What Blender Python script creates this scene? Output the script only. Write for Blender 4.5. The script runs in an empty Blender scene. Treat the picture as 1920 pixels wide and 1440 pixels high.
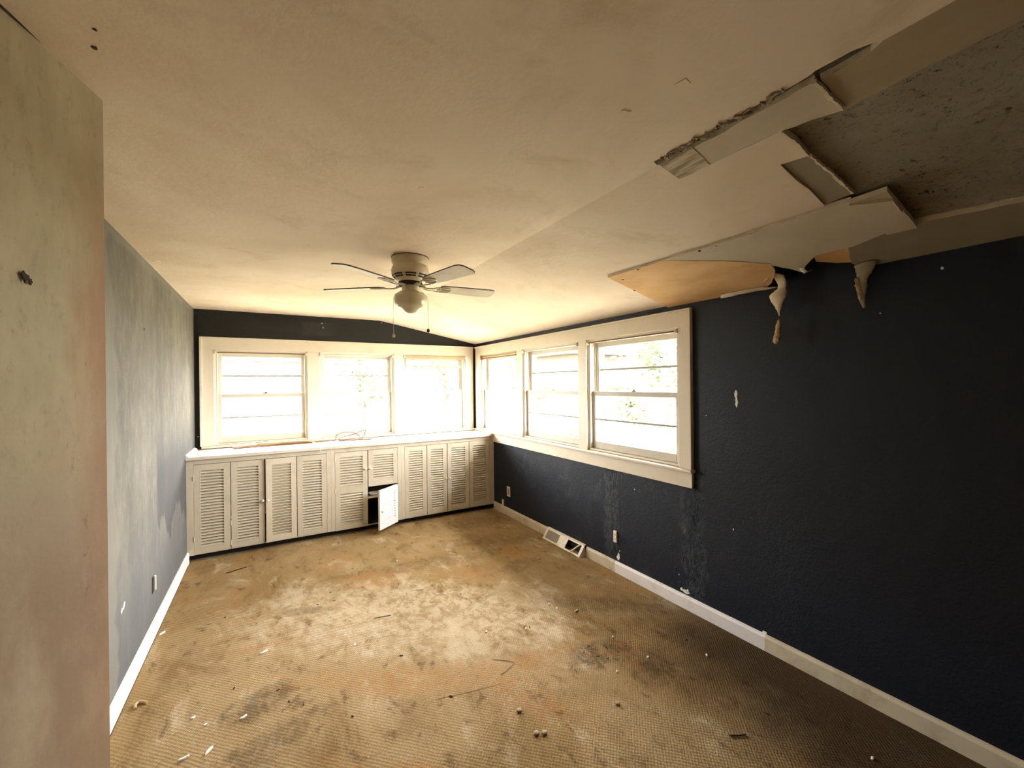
import bpy, math, random
from mathutils import Vector, Matrix

random.seed(7)
SC = bpy.context.scene
COL = SC.collection

# ------------------------------------------------------------------ camera
YAW, ROLL = 0.5327, 0.011
cam_d = bpy.data.cameras.new('camera')
cam = bpy.data.objects.new('camera', cam_d)
COL.objects.link(cam)
cam_d.sensor_width = 36.0
cam_d.lens = 36.0 * 795.421 / 1920.0
cam_d.clip_start = 0.02
_r = Vector((math.cos(YAW), -math.sin(YAW), 0))
_f = Vector((math.sin(YAW), math.cos(YAW), -0.0004)).normalized()
_u = _r.cross(_f).normalized()
_cr = math.cos(ROLL) * _r - math.sin(ROLL) * _u
_cu = math.sin(ROLL) * _r + math.cos(ROLL) * _u
cam.matrix_world = Matrix(((_cr.x, _cu.x, -_f.x, 0.0), (_cr.y, _cu.y, -_f.y, 0.0),
                           (_cr.z, _cu.z, -_f.z, 1.55), (0, 0, 0, 1)))
SC.camera = cam

# ------------------------------------------------------------------ sky and exposure
W = bpy.data.worlds.new('overcast_sky')
SC.world = W
W.use_nodes = True
_bg = W.node_tree.nodes['Background']
_bg.inputs['Color'].default_value = (1.0, 0.975, 0.94, 1)
_bg.inputs['Strength'].default_value = 9.0
SC.view_settings.view_transform = 'Standard'
SC.view_settings.look = 'None'
SC.view_settings.gamma = 1.0
SC.view_settings.use_curve_mapping = False
SC.view_settings.exposure = 2.8
SC.cycles.max_bounces = 12
SC.cycles.diffuse_bounces = 7
SC.cycles.transparent_max_bounces = 16
SC.cycles.sample_clamp_indirect = 6.0

# ------------------------------------------------------------------ room dimensions (metres)
R, D = 2.488, 5.198          # right wall x, window wall y
YF = 4.677                   # cabinet front
ZC, ZR, XK = 2.327, 2.090, 1.227   # flat ceiling, ceiling at right wall, crease
YB = -1.7                    # wall behind the camera
ZCT = 0.934                  # worktop
SL = (ZR - ZC) / (R - XK)


def slope_z(x):
    return ZC + SL * (x - XK)


def left_x(y):
    return -0.5747 + math.tan(0.0149) * (y - D)


# ------------------------------------------------------------------ helpers
def tag(o, label=None, cat=None, group=None, kind=None):
    if label: o['label'] = label
    if cat: o['category'] = cat
    if group: o['group'] = group
    if kind: o['kind'] = kind
    return o


def empty(name, loc=(0, 0, 0), rz=0.0, parent=None):
    o = bpy.data.objects.new(name, None)
    COL.objects.link(o)
    o.location = loc
    o.rotation_euler = (0, 0, rz)
    o.empty_display_size = 0.05
    if parent: o.parent = parent
    return o


class MB:
    """collects shapes into one mesh"""
    def __init__(s):
        s.v, s.f, s.m = [], [], []

    def add(s, vs, fs, mi=0):
        b = len(s.v)
        s.v += [tuple(p) for p in vs]
        s.f += [tuple(b + i for i in f) for f in fs]
        s.m += [mi] * len(fs)
        return s

    def box(s, a, b, mi=0):
        (x0, y0, z0), (x1, y1, z1) = a, b
        x0, x1 = min(x0, x1), max(x0, x1); y0, y1 = min(y0, y1), max(y0, y1); z0, z1 = min(z0, z1), max(z0, z1)
        return s.add([(x0, y0, z0), (x1, y0, z0), (x1, y1, z0), (x0, y1, z0), (x0, y0, z1), (x1, y0, z1), (x1, y1, z1), (x0, y1, z1)],
                     [(0, 3, 2, 1), (4, 5, 6, 7), (0, 1, 5, 4), (1, 2, 6, 5), (2, 3, 7, 6), (3, 0, 4, 7)], mi)

    def prism(s, bot, top, mi=0, side=None):
        """bot/top: equal rings of points; bottom faces down when ring runs clockwise seen from above"""
        n = len(bot)
        side = mi if side is None else side
        b = len(s.v)
        s.v += [tuple(p) for p in bot] + [tuple(p) for p in top]
        s.f += [tuple(b + i for i in range(n)), tuple(b + n + i for i in reversed(range(n)))]
        s.m += [mi, mi]
        for i in range(n):
            j = (i + 1) % n
            s.f.append((b + i, b + n + i, b + n + j, b + j)); s.m.append(side)
        return s

    def lathe(s, prof, c=(0, 0, 0), n=28, mi=0):
        """prof: list of (radius, z)"""
        b = len(s.v)
        for r, z in prof:
            for k in range(n):
                a = 2 * math.pi * k / n
                s.v.append((c[0] + r * math.cos(a), c[1] + r * math.sin(a), c[2] + z))
        for i in range(len(prof) - 1):
            for k in range(n):
                k2 = (k + 1) % n
                s.f.append((b + i * n + k, b + i * n + k2, b + (i + 1) * n + k2, b + (i + 1) * n + k)); s.m.append(mi)
        s.f.append(tuple(b + k for k in reversed(range(n)))); s.m.append(mi)
        s.f.append(tuple(b + (len(prof) - 1) * n + k for k in range(n))); s.m.append(mi)
        return s

    def tube(s, pts, r, n=8, mi=0):
        pts = [Vector(p) for p in pts]
        b = len(s.v)
        rs = r if isinstance(r, (list, tuple)) else [r] * len(pts)
        for i, p in enumerate(pts):
            t = (pts[min(i + 1, len(pts) - 1)] - pts[max(i - 1, 0)]).normalized()
            a = t.cross(Vector((0, 0, 1)))
            if a.length < 1e-3: a = t.cross(Vector((1, 0, 0)))
            a.normalize(); c = t.cross(a)
            for k in range(n):
                w = 2 * math.pi * k / n
                s.v.append(tuple(p + rs[i] * (math.cos(w) * a + math.sin(w) * c)))
        for i in range(len(pts) - 1):
            for k in range(n):
                k2 = (k + 1) % n
                s.f.append((b + i * n + k, b + i * n + k2, b + (i + 1) * n + k2, b + (i + 1) * n + k)); s.m.append(mi)
        s.f.append(tuple(b + k for k in range(n))); s.m.append(mi)
        s.f.append(tuple(b + (len(pts) - 1) * n + k for k in reversed(range(n)))); s.m.append(mi)
        return s

    def mesh(s, name, mats):
        me = bpy.data.meshes.new(name)
        me.from_pydata(s.v, [], s.f)
        for m in (mats if isinstance(mats, (list, tuple)) else [mats]): me.materials.append(m)
        me.polygons.foreach_set('material_index', s.m)
        me.validate(); me.update()
        return me

    def build(s, name, mats, parent=None, smooth=False, bevel=0.0, fix=False):
        me = s.mesh(name, mats)
        o = bpy.data.objects.new(name, me)
        COL.objects.link(o)
        if parent: o.parent = parent
        if fix:
            import bmesh
            bm = bmesh.new(); bm.from_mesh(me)
            bmesh.ops.recalc_face_normals(bm, faces=bm.faces); bm.to_mesh(me); bm.free()
        if smooth:
            me.polygons.foreach_set('use_smooth', [True] * len(me.polygons))
            if smooth == 'auto':
                me.set_sharp_from_angle(angle=math.radians(40))
        if bevel:
            m = o.modifiers.new('bevel', 'BEVEL'); m.width = bevel; m.segments = 2; m.limit_method = 'ANGLE'
            m.harden_normals = False
        return o


def link_mesh(name, me, parent, loc=(0, 0, 0), rot=(0, 0, 0)):
    o = bpy.data.objects.new(name, me)
    COL.objects.link(o); o.parent = parent; o.location = loc; o.rotation_euler = rot
    return o


# ------------------------------------------------------------------ materials
def lin(c):
    return tuple(((v / 255) / 12.92 if v / 255 <= 0.04045 else ((v / 255 + 0.055) / 1.055) ** 2.4) for v in c) + (1,)


class N:
    """thin wrapper round a node tree"""
    def __init__(s, name, rough=0.6, spec=0.3):
        s.mat = bpy.data.materials.new(name); s.mat.use_nodes = True
        s.t = s.mat.node_tree; s.b = s.t.nodes['Principled BSDF']
        s.b.inputs['Roughness'].default_value = rough
        s.b.inputs['Specular IOR Level'].default_value = spec
        tc = s.t.nodes.new('ShaderNodeTexCoord'); s.co = tc.outputs['Object']

    def link(s, a, b): s.t.links.new(a, b)

    def val(s, x, sock):
        if hasattr(x, 'links'): s.link(x, sock)
        else: sock.default_value = x

    def map(s, scale=(1, 1, 1), rot=(0, 0, 0), loc=(0, 0, 0)):
        m = s.t.nodes.new('ShaderNodeMapping')
        m.inputs['Scale'].default_value = scale; m.inputs['Rotation'].default_value = rot; m.inputs['Location'].default_value = loc
        s.link(s.co, m.inputs['Vector']); return m.outputs['Vector']

    def noise(s, scale, detail=4, rough=0.55, vec=None, dist=0.0):
        n = s.t.nodes.new('ShaderNodeTexNoise'); n.inputs['Scale'].default_value = scale
        n.inputs['Detail'].default_value = detail; n.inputs['Roughness'].default_value = rough; n.inputs['Distortion'].default_value = dist
        s.link(vec or s.co, n.inputs['Vector']); return n.outputs['Fac']

    def voro(s, scale, vec=None, feature='F1'):
        n = s.t.nodes.new('ShaderNodeTexVoronoi'); n.feature = feature; n.inputs['Scale'].default_value = scale
        s.link(vec or s.co, n.inputs['Vector']); return n.outputs['Distance']

    def math(s, op, a, b=0.0, clamp=False):
        n = s.t.nodes.new('ShaderNodeMath'); n.operation = op; n.use_clamp = clamp
        s.val(a, n.inputs[0]); s.val(b, n.inputs[1]); return n.outputs[0]

    def ramp(s, fac, lo, hi):
        n = s.t.nodes.new('ShaderNodeMapRange'); n.interpolation_type = 'SMOOTHSTEP'
        n.inputs['From Min'].default_value = lo; n.inputs['From Max'].default_value = hi
        s.link(fac, n.inputs['Value']); return n.outputs['Result']

    def mix(s, fac, a, b):
        n = s.t.nodes.new('ShaderNodeMix'); n.data_type = 'RGBA'
        s.val(fac, n.inputs['Factor']); s.val(a, n.inputs['A']); s.val(b, n.inputs['B'])
        return [o for o in n.outputs if o.type == 'RGBA'][0]

    def xyz(s):
        n = s.t.nodes.new('ShaderNodeSeparateXYZ'); s.link(s.co, n.inputs[0]); return n.outputs

    def color(s, c): s.val(c, s.b.inputs['Base Color']); return s

    def rough(s, c): s.val(c, s.b.inputs['Roughness']); return s

    def bump(s, h, strength=0.3, dist=0.01):
        n = s.t.nodes.new('ShaderNodeBump'); n.inputs['Strength'].default_value = strength; n.inputs['Distance'].default_value = dist
        s.link(h, n.inputs['Height']); s.link(n.outputs['Normal'], s.b.inputs['Normal']); return s


def simple(name, c, rough=0.55, dirt=None, amount=0.35, scale=6.0, bump=0.05, spec=0.3, metal=0.0):
    n = N(name, rough, spec)
    d = dirt or tuple(x * 0.7 for x in c[:3]) + (1,)
    n.color(n.mix(n.math('MULTIPLY', n.ramp(n.noise(scale, 6, 0.65), 0.45, 0.8), amount), c, d))
    n.b.inputs['Metallic'].default_value = metal
    if bump: n.bump(n.noise(scale * 12, 3), bump, 0.004)
    return n.mat


M = {}
# --- ceiling: yellowed cream paint with cloudy stains
n = N('ceiling_paint', 0.85, 0.15)
c1 = n.mix(n.ramp(n.noise(1.1, 5, 0.6, dist=0.6), 0.38, 0.7), (0.75, 0.64, 0.525, 1), (0.66, 0.535, 0.41, 1))
c1 = n.mix(n.math('MULTIPLY', n.ramp(n.noise(2.9, 7, 0.72, dist=0.5), 0.52, 0.74), 0.4), c1, (0.47, 0.36, 0.24, 1))
n.color(n.mix(n.math('MULTIPLY', n.ramp(n.noise(26, 4, 0.6), 0.74, 0.8), 0.35), c1, (0.3, 0.23, 0.15, 1)))
n.bump(n.math('ADD', n.noise(2.2, 4, 0.6), n.math('MULTIPLY', n.noise(60, 3), 0.12)), 0.45, 0.02)
M['ceiling'] = n.mat
# --- raw gypsum board, grey
n = N('board_grey', 0.9, 0.1)
n.color(n.mix(n.noise(5, 5, 0.6), (0.50, 0.435, 0.34, 1), (0.64, 0.57, 0.46, 1)))
n.bump(n.noise(40, 4), 0.15, 0.004)
M['board'] = n.mat
n = N('board_dark', 0.9, 0.1)
n.color(n.mix(n.noise(7, 5, 0.6), (0.25, 0.215, 0.155, 1), (0.34, 0.295, 0.22, 1)))
n.bump(n.noise(50, 4), 0.15, 0.004)
M['board_dark'] = n.mat
n = N('board_grimy', 0.9, 0.1)
n.color(n.mix(n.noise(4, 6, 0.65, n.map((2, 0.6, 1))), (0.33, 0.27, 0.185, 1), (0.47, 0.395, 0.28, 1)))
n.bump(n.noise(50, 4), 0.15, 0.004)
M['board_grime'] = n.mat
# --- streaked torn board face
n = N('board_streaked', 0.9, 0.1)
st = n.noise(9, 6, 0.65, n.map((6, 0.8, 6)))
n.color(n.mix(n.ramp(st, 0.35, 0.68), (0.33, 0.27, 0.18, 1), (0.68, 0.6, 0.49, 1)))
n.bump(st, 0.6, 0.006)
M['streak'] = n.mat
# --- mouldy rough plaster
n = N('mouldy_plaster', 0.95, 0.1)
h1 = n.noise(46, 8, 0.75, dist=0.6)
c1 = n.mix(n.ramp(n.noise(3.0, 5, 0.6), 0.35, 0.7), (0.62, 0.54, 0.40, 1), (0.78, 0.71, 0.57, 1))
c1 = n.mix(n.math('MULTIPLY', n.ramp(h1, 0.53, 0.62), 0.5), c1, (0.30, 0.25, 0.17, 1))
blk = n.math('MULTIPLY', n.ramp(n.noise(38, 8, 0.75, dist=0.5), 0.57, 0.63), n.ramp(n.noise(4.5, 3), 0.44, 0.62))
n.color(n.mix(blk, c1, (0.035, 0.03, 0.022, 1)))
n.bump(n.math('ADD', n.math('MULTIPLY', h1, 0.8), n.noise(15, 7, 0.75, dist=0.4)), 1.0, 0.05)
M['mould'] = n.mat
# --- brown paper face of plasterboard
n = N('brown_paper', 0.85, 0.15)
n.color(n.mix(n.ramp(n.noise(2.4, 5, 0.6, n.map((2, 1, 1))), 0.35, 0.7), (0.74, 0.48, 0.25, 1), (0.60, 0.36, 0.165, 1)))
n.bump(n.noise(30, 4), 0.1, 0.004)
M['brown_paper'] = n.mat
M['white_paper'] = simple('torn_white_paper', (0.70, 0.61, 0.47, 1), 0.9, (0.45, 0.33, 0.2, 1), 0.5, 14, 0.3)
M['crumb'] = simple('flaking_brown_plaster', (0.62, 0.46, 0.26, 1), 0.95, (0.13, 0.075, 0.03, 1), 1.0, 40, 0.8)
# --- left wall: patchy grey paint and primer
n = N('patchy_grey_paint', 0.9, 0.08)
X = n.xyz()
v1 = n.noise(1.7, 6, 0.62, n.map((1, 1.5, 0.45)), 0.4)
v2 = n.noise(4.5, 6, 0.65, n.map((1, 2.6, 0.35)))
c1 = n.mix(n.ramp(v1, 0.36, 0.66), (0.118, 0.110, 0.097, 1), (0.162, 0.148, 0.126, 1))
c1 = n.mix(n.math('MULTIPLY', n.ramp(v2, 0.5, 0.72), 0.4), c1, (0.185, 0.170, 0.148, 1))
v3 = n.noise(9, 8, 0.72, n.map((1, 1.6, 0.8)))
c1 = n.mix(n.math('MULTIPLY', n.ramp(v3, 0.48, 0.66), 0.35), c1, (0.22, 0.205, 0.18, 1))
c1 = n.mix(n.math('MULTIPLY', n.ramp(v3, 0.50, 0.34), 0.3), c1, (0.085, 0.082, 0.078, 1))
low = n.ramp(X[2], 1.0, 0.25)
c1 = n.mix(n.math('MULTIPLY', low, 0.6), c1, (0.102, 0.108, 0.126, 1))
# darker undercoat patch with a ragged lower border near the cabinets
edge = n.math('ADD', n.math('MULTIPLY', n.noise(3.2, 4, 0.6, n.map((1, 1.6, 0.2))), 0.75), n.math('MULTIPLY', X[1], -0.06))
pm = n.math('MULTIPLY', n.ramp(n.math('SUBTRACT', X[2], edge), 0.42, 0.45), n.ramp(X[1], 3.55, 3.62))
pm = n.math('MULTIPLY', pm, n.ramp(X[2], 1.35, 0.95))
c1 = n.mix(n.math('MULTIPLY', pm, 0.75), c1, (0.060, 0.060, 0.068, 1))
# bare primer along the ceiling and by the front edge
pr = n.math('MAXIMUM', n.ramp(n.math('ADD', X[2], n.math('MULTIPLY', v2, 0.14)), 2.335, 2.36),
            n.ramp(n.math('SUBTRACT', X[1], n.math('MULTIPLY', n.noise(2.0, 2, 0.5, n.map((1, 0.3, 1.6))), 0.5)), 2.52, 2.47))
c1 = n.mix(n.math('MULTIPLY', pr, 0.6), c1, (0.19, 0.178, 0.152, 1))
n.color(c1)
n.bump(n.math('ADD', v2, n.math('MULTIPLY', n.noise(70, 3), 0.15)), 0.2, 0.008)
M['grey_wall'] = n.mat
# --- stained beige plaster of the near wall
n = N('stained_beige_plaster', 0.8, 0.2)
X = n.xyz()
v1 = n.noise(3.0, 6, 0.65, n.map((1.5, 1.5, 0.7)))
c1 = n.mix(n.ramp(v1, 0.35, 0.7), (0.44, 0.375, 0.255, 1), (0.35, 0.295, 0.195, 1))
redm = n.math('MULTIPLY', n.ramp(n.math('ADD', X[0], n.math('MULTIPLY', n.noise(5, 5, 0.6, n.map((2, 2, 0.6))), 0.07)), -0.375, -0.325), n.ramp(X[2], 2.5, 1.6))
c1 = n.mix(n.math('MULTIPLY', redm, 0.85), c1, (0.29, 0.145, 0.075, 1))
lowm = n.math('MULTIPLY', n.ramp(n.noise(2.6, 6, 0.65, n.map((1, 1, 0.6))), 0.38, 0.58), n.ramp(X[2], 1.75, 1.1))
c1 = n.mix(n.math('MULTIPLY', n.ramp(X[2], 1.75, 1.0), n.math('ADD', n.math('MULTIPLY', lowm, 0.4), 0.55)), c1, (0.20, 0.13, 0.078, 1))  # browner low down, and darkened to offset light bounced off the carpet
grit = n.noise(38, 7, 0.75, n.map((1, 1, 0.45)))
c1 = n.mix(n.math('MULTIPLY', n.ramp(grit, 0.52, 0.68), 0.4), c1, (0.24, 0.17, 0.095, 1))
sp = n.math('MULTIPLY', n.ramp(n.noise(20, 6, 0.7, n.map((1, 1, 0.6))), 0.62, 0.70), n.ramp(X[0], -0.47, -0.36))
n.color(n.mix(n.math('MULTIPLY', sp, 0.6), c1, (0.12, 0.08, 0.045, 1)))
n.bump(n.math('ADD', v1, n.math('MULTIPLY', n.noise(90, 3), 0.25)), 0.25, 0.006)
M['beige_wall'] = n.mat
# --- charcoal back wall
n = N('charcoal_paint', 0.6, 0.3)
c1 = n.mix(n.noise(5, 5, 0.6), (0.013, 0.0125, 0.0125, 1), (0.019, 0.018, 0.0175, 1))
X = n.xyz()
pat = n.math('MULTIPLY', n.math('MULTIPLY', n.ramp(X[0], 0.36, 0.42), n.ramp(X[0], 0.80, 0.62)), n.math('MULTIPLY', n.ramp(X[2], 2.09, 2.13), n.ramp(X[2], 2.275, 2.25)))
n.color(n.mix(n.math('MULTIPLY', pat, n.math('MULTIPLY', n.noise(9, 4), 1.3), True), c1, (0.036, 0.034, 0.035, 1)))
n.bump(n.noise(90, 3), 0.15, 0.003)
M['charcoal'] = n.mat
# --- navy wall with blistered paint
n = N('navy_paint', 0.5, 0.3)
X = n.xyz()
c1 = n.mix(n.noise(3, 5, 0.6), (0.0060, 0.0085, 0.0165, 1), (0.0095, 0.0140, 0.0275, 1))
chalk_sheen = n.math('MULTIPLY', n.math('MULTIPLY', n.ramp(X[1], 1.8, 2.6), n.ramp(X[2], 0.2, 0.75)), n.ramp(n.noise(6, 7, 0.75, dist=0.8), 0.52, 0.72))
c1 = n.mix(n.math('MULTIPLY', chalk_sheen, 0.85), c1, (0.065, 0.074, 0.10, 1))  # chalky scuffs, plus window sheen put into the paint colour
grey = n.math('MULTIPLY', n.ramp(n.noise(2.3, 6, 0.7, n.map((1, 1, 0.6))), 0.55, 0.75), n.ramp(X[1], 1.0, 1.7))
c1 = n.mix(n.math('MULTIPLY', grey, 0.7), c1, (0.034, 0.038, 0.05, 1))  # grey-blue window sheen put into the colour, stronger towards the windows
n.color(c1)
wr = n.noise(22, 7, 0.7, n.map((1, 1.3, 0.8)), 0.7)


def band(c, w):
    return n.ramp(n.math('ABSOLUTE', n.math('SUBTRACT', n.math('ADD', X[1], n.math('MULTIPLY', n.noise(6, 3), 0.12)), c + 0.06)), w, w * 0.2)


bl = n.math('MAXIMUM', n.math('MAXIMUM', band(1.84, 0.12), band(2.62, 0.10)), n.math('MULTIPLY', band(1.3, 0.3), 0.1))
bl = n.math('MULTIPLY', bl, n.ramp(X[2], 1.1, 0.7))
hgt = n.math('ADD', n.math('MULTIPLY', n.noise(75, 3, 0.6), 0.22), n.math('MULTIPLY', n.math('MULTIPLY', n.ramp(wr, 0.45, 0.62), bl), 0.7))
hgt = n.math('ADD', hgt, n.math('MULTIPLY', n.noise(11, 5, 0.65), 0.35))
n.bump(hgt, 0.75, 0.011)
M['navy'] = n.mat
# --- carpet: looped, laid on the diagonal, stained
n = N('stained_loop_carpet', 0.97, 0.08)
X = n.xyz()
big = n.noise(0.75, 5, 0.6, n.map((1, 1, 1), (0, 0, 0.5), (3.1, 1.7, 0)), 0.5)
mid = n.noise(2.3, 7, 0.68, n.map((1.5, 0.8, 1), (0, 0, 0.7)), 0.5)
fin = n.noise(7.5, 7, 0.7, n.map((1.3, 0.8, 1), (0, 0, 0.5)), 0.4)
c1 = n.mix(n.ramp(big, 0.36, 0.62), (0.285, 0.188, 0.084, 1), (0.385, 0.272, 0.145, 1))
c1 = n.mix(n.math('MULTIPLY', n.ramp(mid, 0.50, 0.68), 0.75), c1, (0.21, 0.125, 0.052, 1))
c1 = n.mix(n.math('MULTIPLY', n.ramp(mid, 0.47, 0.30), 0.7), c1, (0.60, 0.505, 0.36, 1))
rust = n.math('MULTIPLY', n.ramp(n.noise(1.6, 6, 0.65, n.map((1, 1.2, 1), (0, 0, 0.2), (7.3, 2.2, 0)), 0.6), 0.54, 0.68), 0.6)
c1 = n.mix(rust, c1, (0.38, 0.185, 0.066, 1))
c1 = n.mix(n.math('MULTIPLY', n.ramp(fin, 0.54, 0.70), 0.8), c1, (0.12, 0.076, 0.036, 1))
drk = n.math('MULTIPLY', n.ramp(n.noise(4.2, 7, 0.72, n.map((1, 1.4, 1), (0, 0, 0.9), (1.2, 9, 0)), 0.9), 0.64, 0.74), 0.8)
c1 = n.mix(drk, c1, (0.065, 0.045, 0.028, 1))
# worn and spilt patches, each with its own ragged outline
brk = n.ramp(n.noise(13, 7, 0.72, n.map((1.2, 0.9, 1), (0, 0, 0.6)), 0.4), 0.40, 0.58)


def spot(cx, cy, rx, ry, rot, col, k, soft=0.75):
    global c1
    ca, sa = math.cos(rot), math.sin(rot)
    dx, dy = n.math('SUBTRACT', X[0], cx), n.math('SUBTRACT', X[1], cy)
    a = n.math('DIVIDE', n.math('ADD', n.math('MULTIPLY', dx, ca), n.math('MULTIPLY', dy, sa)), rx)
    b = n.math('DIVIDE', n.math('SUBTRACT', n.math('MULTIPLY', dy, ca), n.math('MULTIPLY', dx, sa)), ry)
    d = n.math('ADD', n.math('ADD', n.math('MULTIPLY', a, a), n.math('MULTIPLY', b, b)), n.math('MULTIPLY', n.math('ADD', n.math('MULTIPLY', n.math('SUBTRACT', fin, 0.5), 6.0), n.math('MULTIPLY', n.math('SUBTRACT', mid, 0.5), 3.0)), 1.0))
    c1 = n.mix(n.math('MULTIPLY', n.math('MULTIPLY', n.ramp(d, 1.0 + soft, 1.0 - soft), k), n.math('ADD', n.math('MULTIPLY', brk, 0.75), 0.25)), c1, col)


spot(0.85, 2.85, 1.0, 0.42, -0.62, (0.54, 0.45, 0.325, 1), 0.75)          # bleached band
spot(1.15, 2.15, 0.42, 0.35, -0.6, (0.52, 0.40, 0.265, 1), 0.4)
spot(0.75, 2.15, 0.55, 0.12, -0.5, (0.37, 0.19, 0.07, 1), 0.6)            # rusty spill
spot(1.25, 2.02, 0.09, 0.08, 0.0, (0.36, 0.17, 0.055, 1), 0.7)
spot(1.10, 1.75, 0.28, 0.10, -0.7, (0.36, 0.19, 0.08, 1), 0.5)
spot(2.05, 2.25, 0.34, 0.10, -0.75, (0.12, 0.075, 0.04, 1), 0.7)        # dark spills
spot(1.66, 1.84, 0.16, 0.10, -0.4, (0.075, 0.05, 0.03, 1), 0.75)
spot(1.80, 1.60, 0.14, 0.10, 0.3, (0.10, 0.065, 0.035, 1), 0.75)
spot(-0.02, 2.42, 0.16, 0.09, 0.5, (0.11, 0.075, 0.038, 1), 0.7)
spot(0.02, 2.12, 0.26, 0.09, 0.4, (0.11, 0.07, 0.035, 1), 0.6)
spot(0.25, 3.25, 0.16, 0.05, -0.4, (0.15, 0.10, 0.05, 1), 0.7)
spot(1.30, 3.55, 0.60, 0.10, -0.15, (0.19, 0.12, 0.058, 1), 0.6)
spot(1.9, 3.75, 0.45, 0.16, -0.3, (0.18, 0.115, 0.058, 1), 0.6)
spot(1.9, 3.1, 0.20, 0.09, 0.2, (0.14, 0.085, 0.04, 1), 0.7)
spot(1.9, 2.75, 0.55, 0.35, -0.9, (0.24, 0.155, 0.075, 1), 0.5)
spot(2.1, 4.3, 0.40, 0.18, 0.0, (0.17, 0.11, 0.055, 1), 0.6)
# darker carpet along the navy wall close to the entry
darkened = n.math('MULTIPLY', n.ramp(n.math('ADD', n.math('SUBTRACT', X[0], n.math('MULTIPLY', X[1], 0.25)), n.math('MULTIPLY', n.noise(3, 4), 0.6)), 1.55, 2.25), n.ramp(X[1], 2.4, 1.5))
c1 = n.mix(n.math('MULTIPLY', darkened, 0.9), c1, (0.05, 0.031, 0.017, 1))
loops = n.map((1, 1, 1), (0, 0, math.radians(45)))
sx = n.t.nodes.new('ShaderNodeSeparateXYZ'); n.link(loops, sx.inputs[0])
wob = n.math('MULTIPLY', n.noise(16, 4), 5.0)
la = n.math('SINE', n.math('ADD', n.math('MULTIPLY', sx.outputs[1], 2 * math.pi / 0.0153), wob))
lb = n.math('SINE', n.math('ADD', n.math('MULTIPLY', sx.outputs[0], 2 * math.pi / 0.0125), n.math('MULTIPLY', n.noise(30, 3), 6.0)))
lp = n.math('ADD', n.math('MULTIPLY', n.math('ADD', n.math('MULTIPLY', la, 0.55), n.math('MULTIPLY', lb, 0.5)), 0.42), 0.5)
grn = n.noise(110, 4, 0.7)
c1 = n.mix(n.math('MULTIPLY', n.ramp(grn, 0.62, 0.40), 0.35), c1, n.mix(0.6, c1, (0.06, 0.035, 0.015, 1)))
n.color(n.mix(n.math('MULTIPLY', n.ramp(lp, 0.7, 0.05), 0.30), c1, n.mix(0.5, c1, (0.05, 0.03, 0.015, 1))))
n.bump(n.math('ADD', lp, n.math('MULTIPLY', n.noise(160, 3), 0.7)), 0.45, 0.005)
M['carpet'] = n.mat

M['trim'] = simple('cream_gloss_paint', (0.70, 0.63, 0.525, 1), 0.4, (0.55, 0.45, 0.31, 1), 0.35, 5, 0.06, 0.45)
M['sash'] = simple('white_sash_paint', (0.54, 0.51, 0.45, 1), 0.45, (0.6, 0.5, 0.36, 1), 0.3, 7, 0.05, 0.4)
M['storm'] = simple('grey_storm_and_backlit_muntin', (0.34, 0.345, 0.34, 1), 0.5, None, 0.3, 9, 0)
M['base_white'] = simple('white_baseboard_paint', (0.80, 0.79, 0.79, 1), 0.45, (0.5, 0.42, 0.36, 1), 0.3, 4, 0.05, 0.4)
M['base_cool'] = simple('cool_white_baseboard_paint', (0.80, 0.77, 0.80, 1), 0.5, (0.36, 0.29, 0.22, 1), 0.6, 5, 0.05, 0.3)
M['base_dirty'] = simple('dirty_baseboard_paint', (0.62, 0.55, 0.43, 1), 0.55, (0.26, 0.18, 0.1, 1), 0.8, 7, 0.08, 0.3)
M['cabinet'] = simple('aged_cream_cabinet_paint', (0.56, 0.50, 0.40, 1), 0.5, (0.34, 0.27, 0.17, 1), 0.55, 5, 0.08, 0.35)
M['cab_slat'] = simple('cream_louvre_paint', (0.60, 0.535, 0.425, 1), 0.5, (0.45, 0.35, 0.22, 1), 0.5, 9, 0.05, 0.35)
M['door_white'] = simple('white_louvre_door_paint', (0.82, 0.81, 0.82, 1), 0.45, (0.6, 0.56, 0.5, 1), 0.3, 6, 0.04, 0.35)
M['counter'] = simple('chipped_white_worktop_paint', (0.62, 0.57, 0.50, 1), 0.4, (0.5, 0.38, 0.24, 1), 0.55, 9, 0.08, 0.45)
M['toe'] = simple('dark_kick_board', (0.022, 0.017, 0.014, 1), 0.8, None, 0.3, 8, 0)
M['gap'] = simple('dark_gap', (0.02, 0.016, 0.013, 1), 0.9, None, 0.3, 8, 0)
M['knob'] = simple('porcelain_knob', (0.72, 0.68, 0.6, 1), 0.25, None, 0.2, 20, 0, 0.5)
M['metal'] = simple('dull_steel', (0.42, 0.40, 0.37, 1), 0.4, None, 0.4, 20, 0, 0.5, 0.8)
M['brass'] = simple('tarnished_lock_metal', (0.20, 0.17, 0.13, 1), 0.45, None, 0.4, 30, 0, 0.5, 0.6)
M['fan_white'] = simple('yellowed_fan_enamel', (0.62, 0.55, 0.41, 1), 0.35, (0.36, 0.29, 0.18, 1), 0.5, 8, 0.03, 0.5)
M['fan_dark'] = simple('grimy_dark_slots', (0.05, 0.037, 0.025, 1), 0.7, None, 0.3, 20, 0)
M['blade'] = simple('fan_blade_veneer', (0.64, 0.56, 0.44, 1), 0.5, (0.36, 0.28, 0.18, 1), 0.55, 9, 0.03, 0.3)
M['blade_edge'] = simple('dusty_blade_edge', (0.085, 0.06, 0.04, 1), 0.9, None, 0.3, 30, 0.2)
M['opal'] = simple('opal_glass_bowl', (0.70, 0.63, 0.46, 1), 0.18, (0.5, 0.42, 0.26, 1), 0.4, 6, 0, 0.5)
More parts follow.
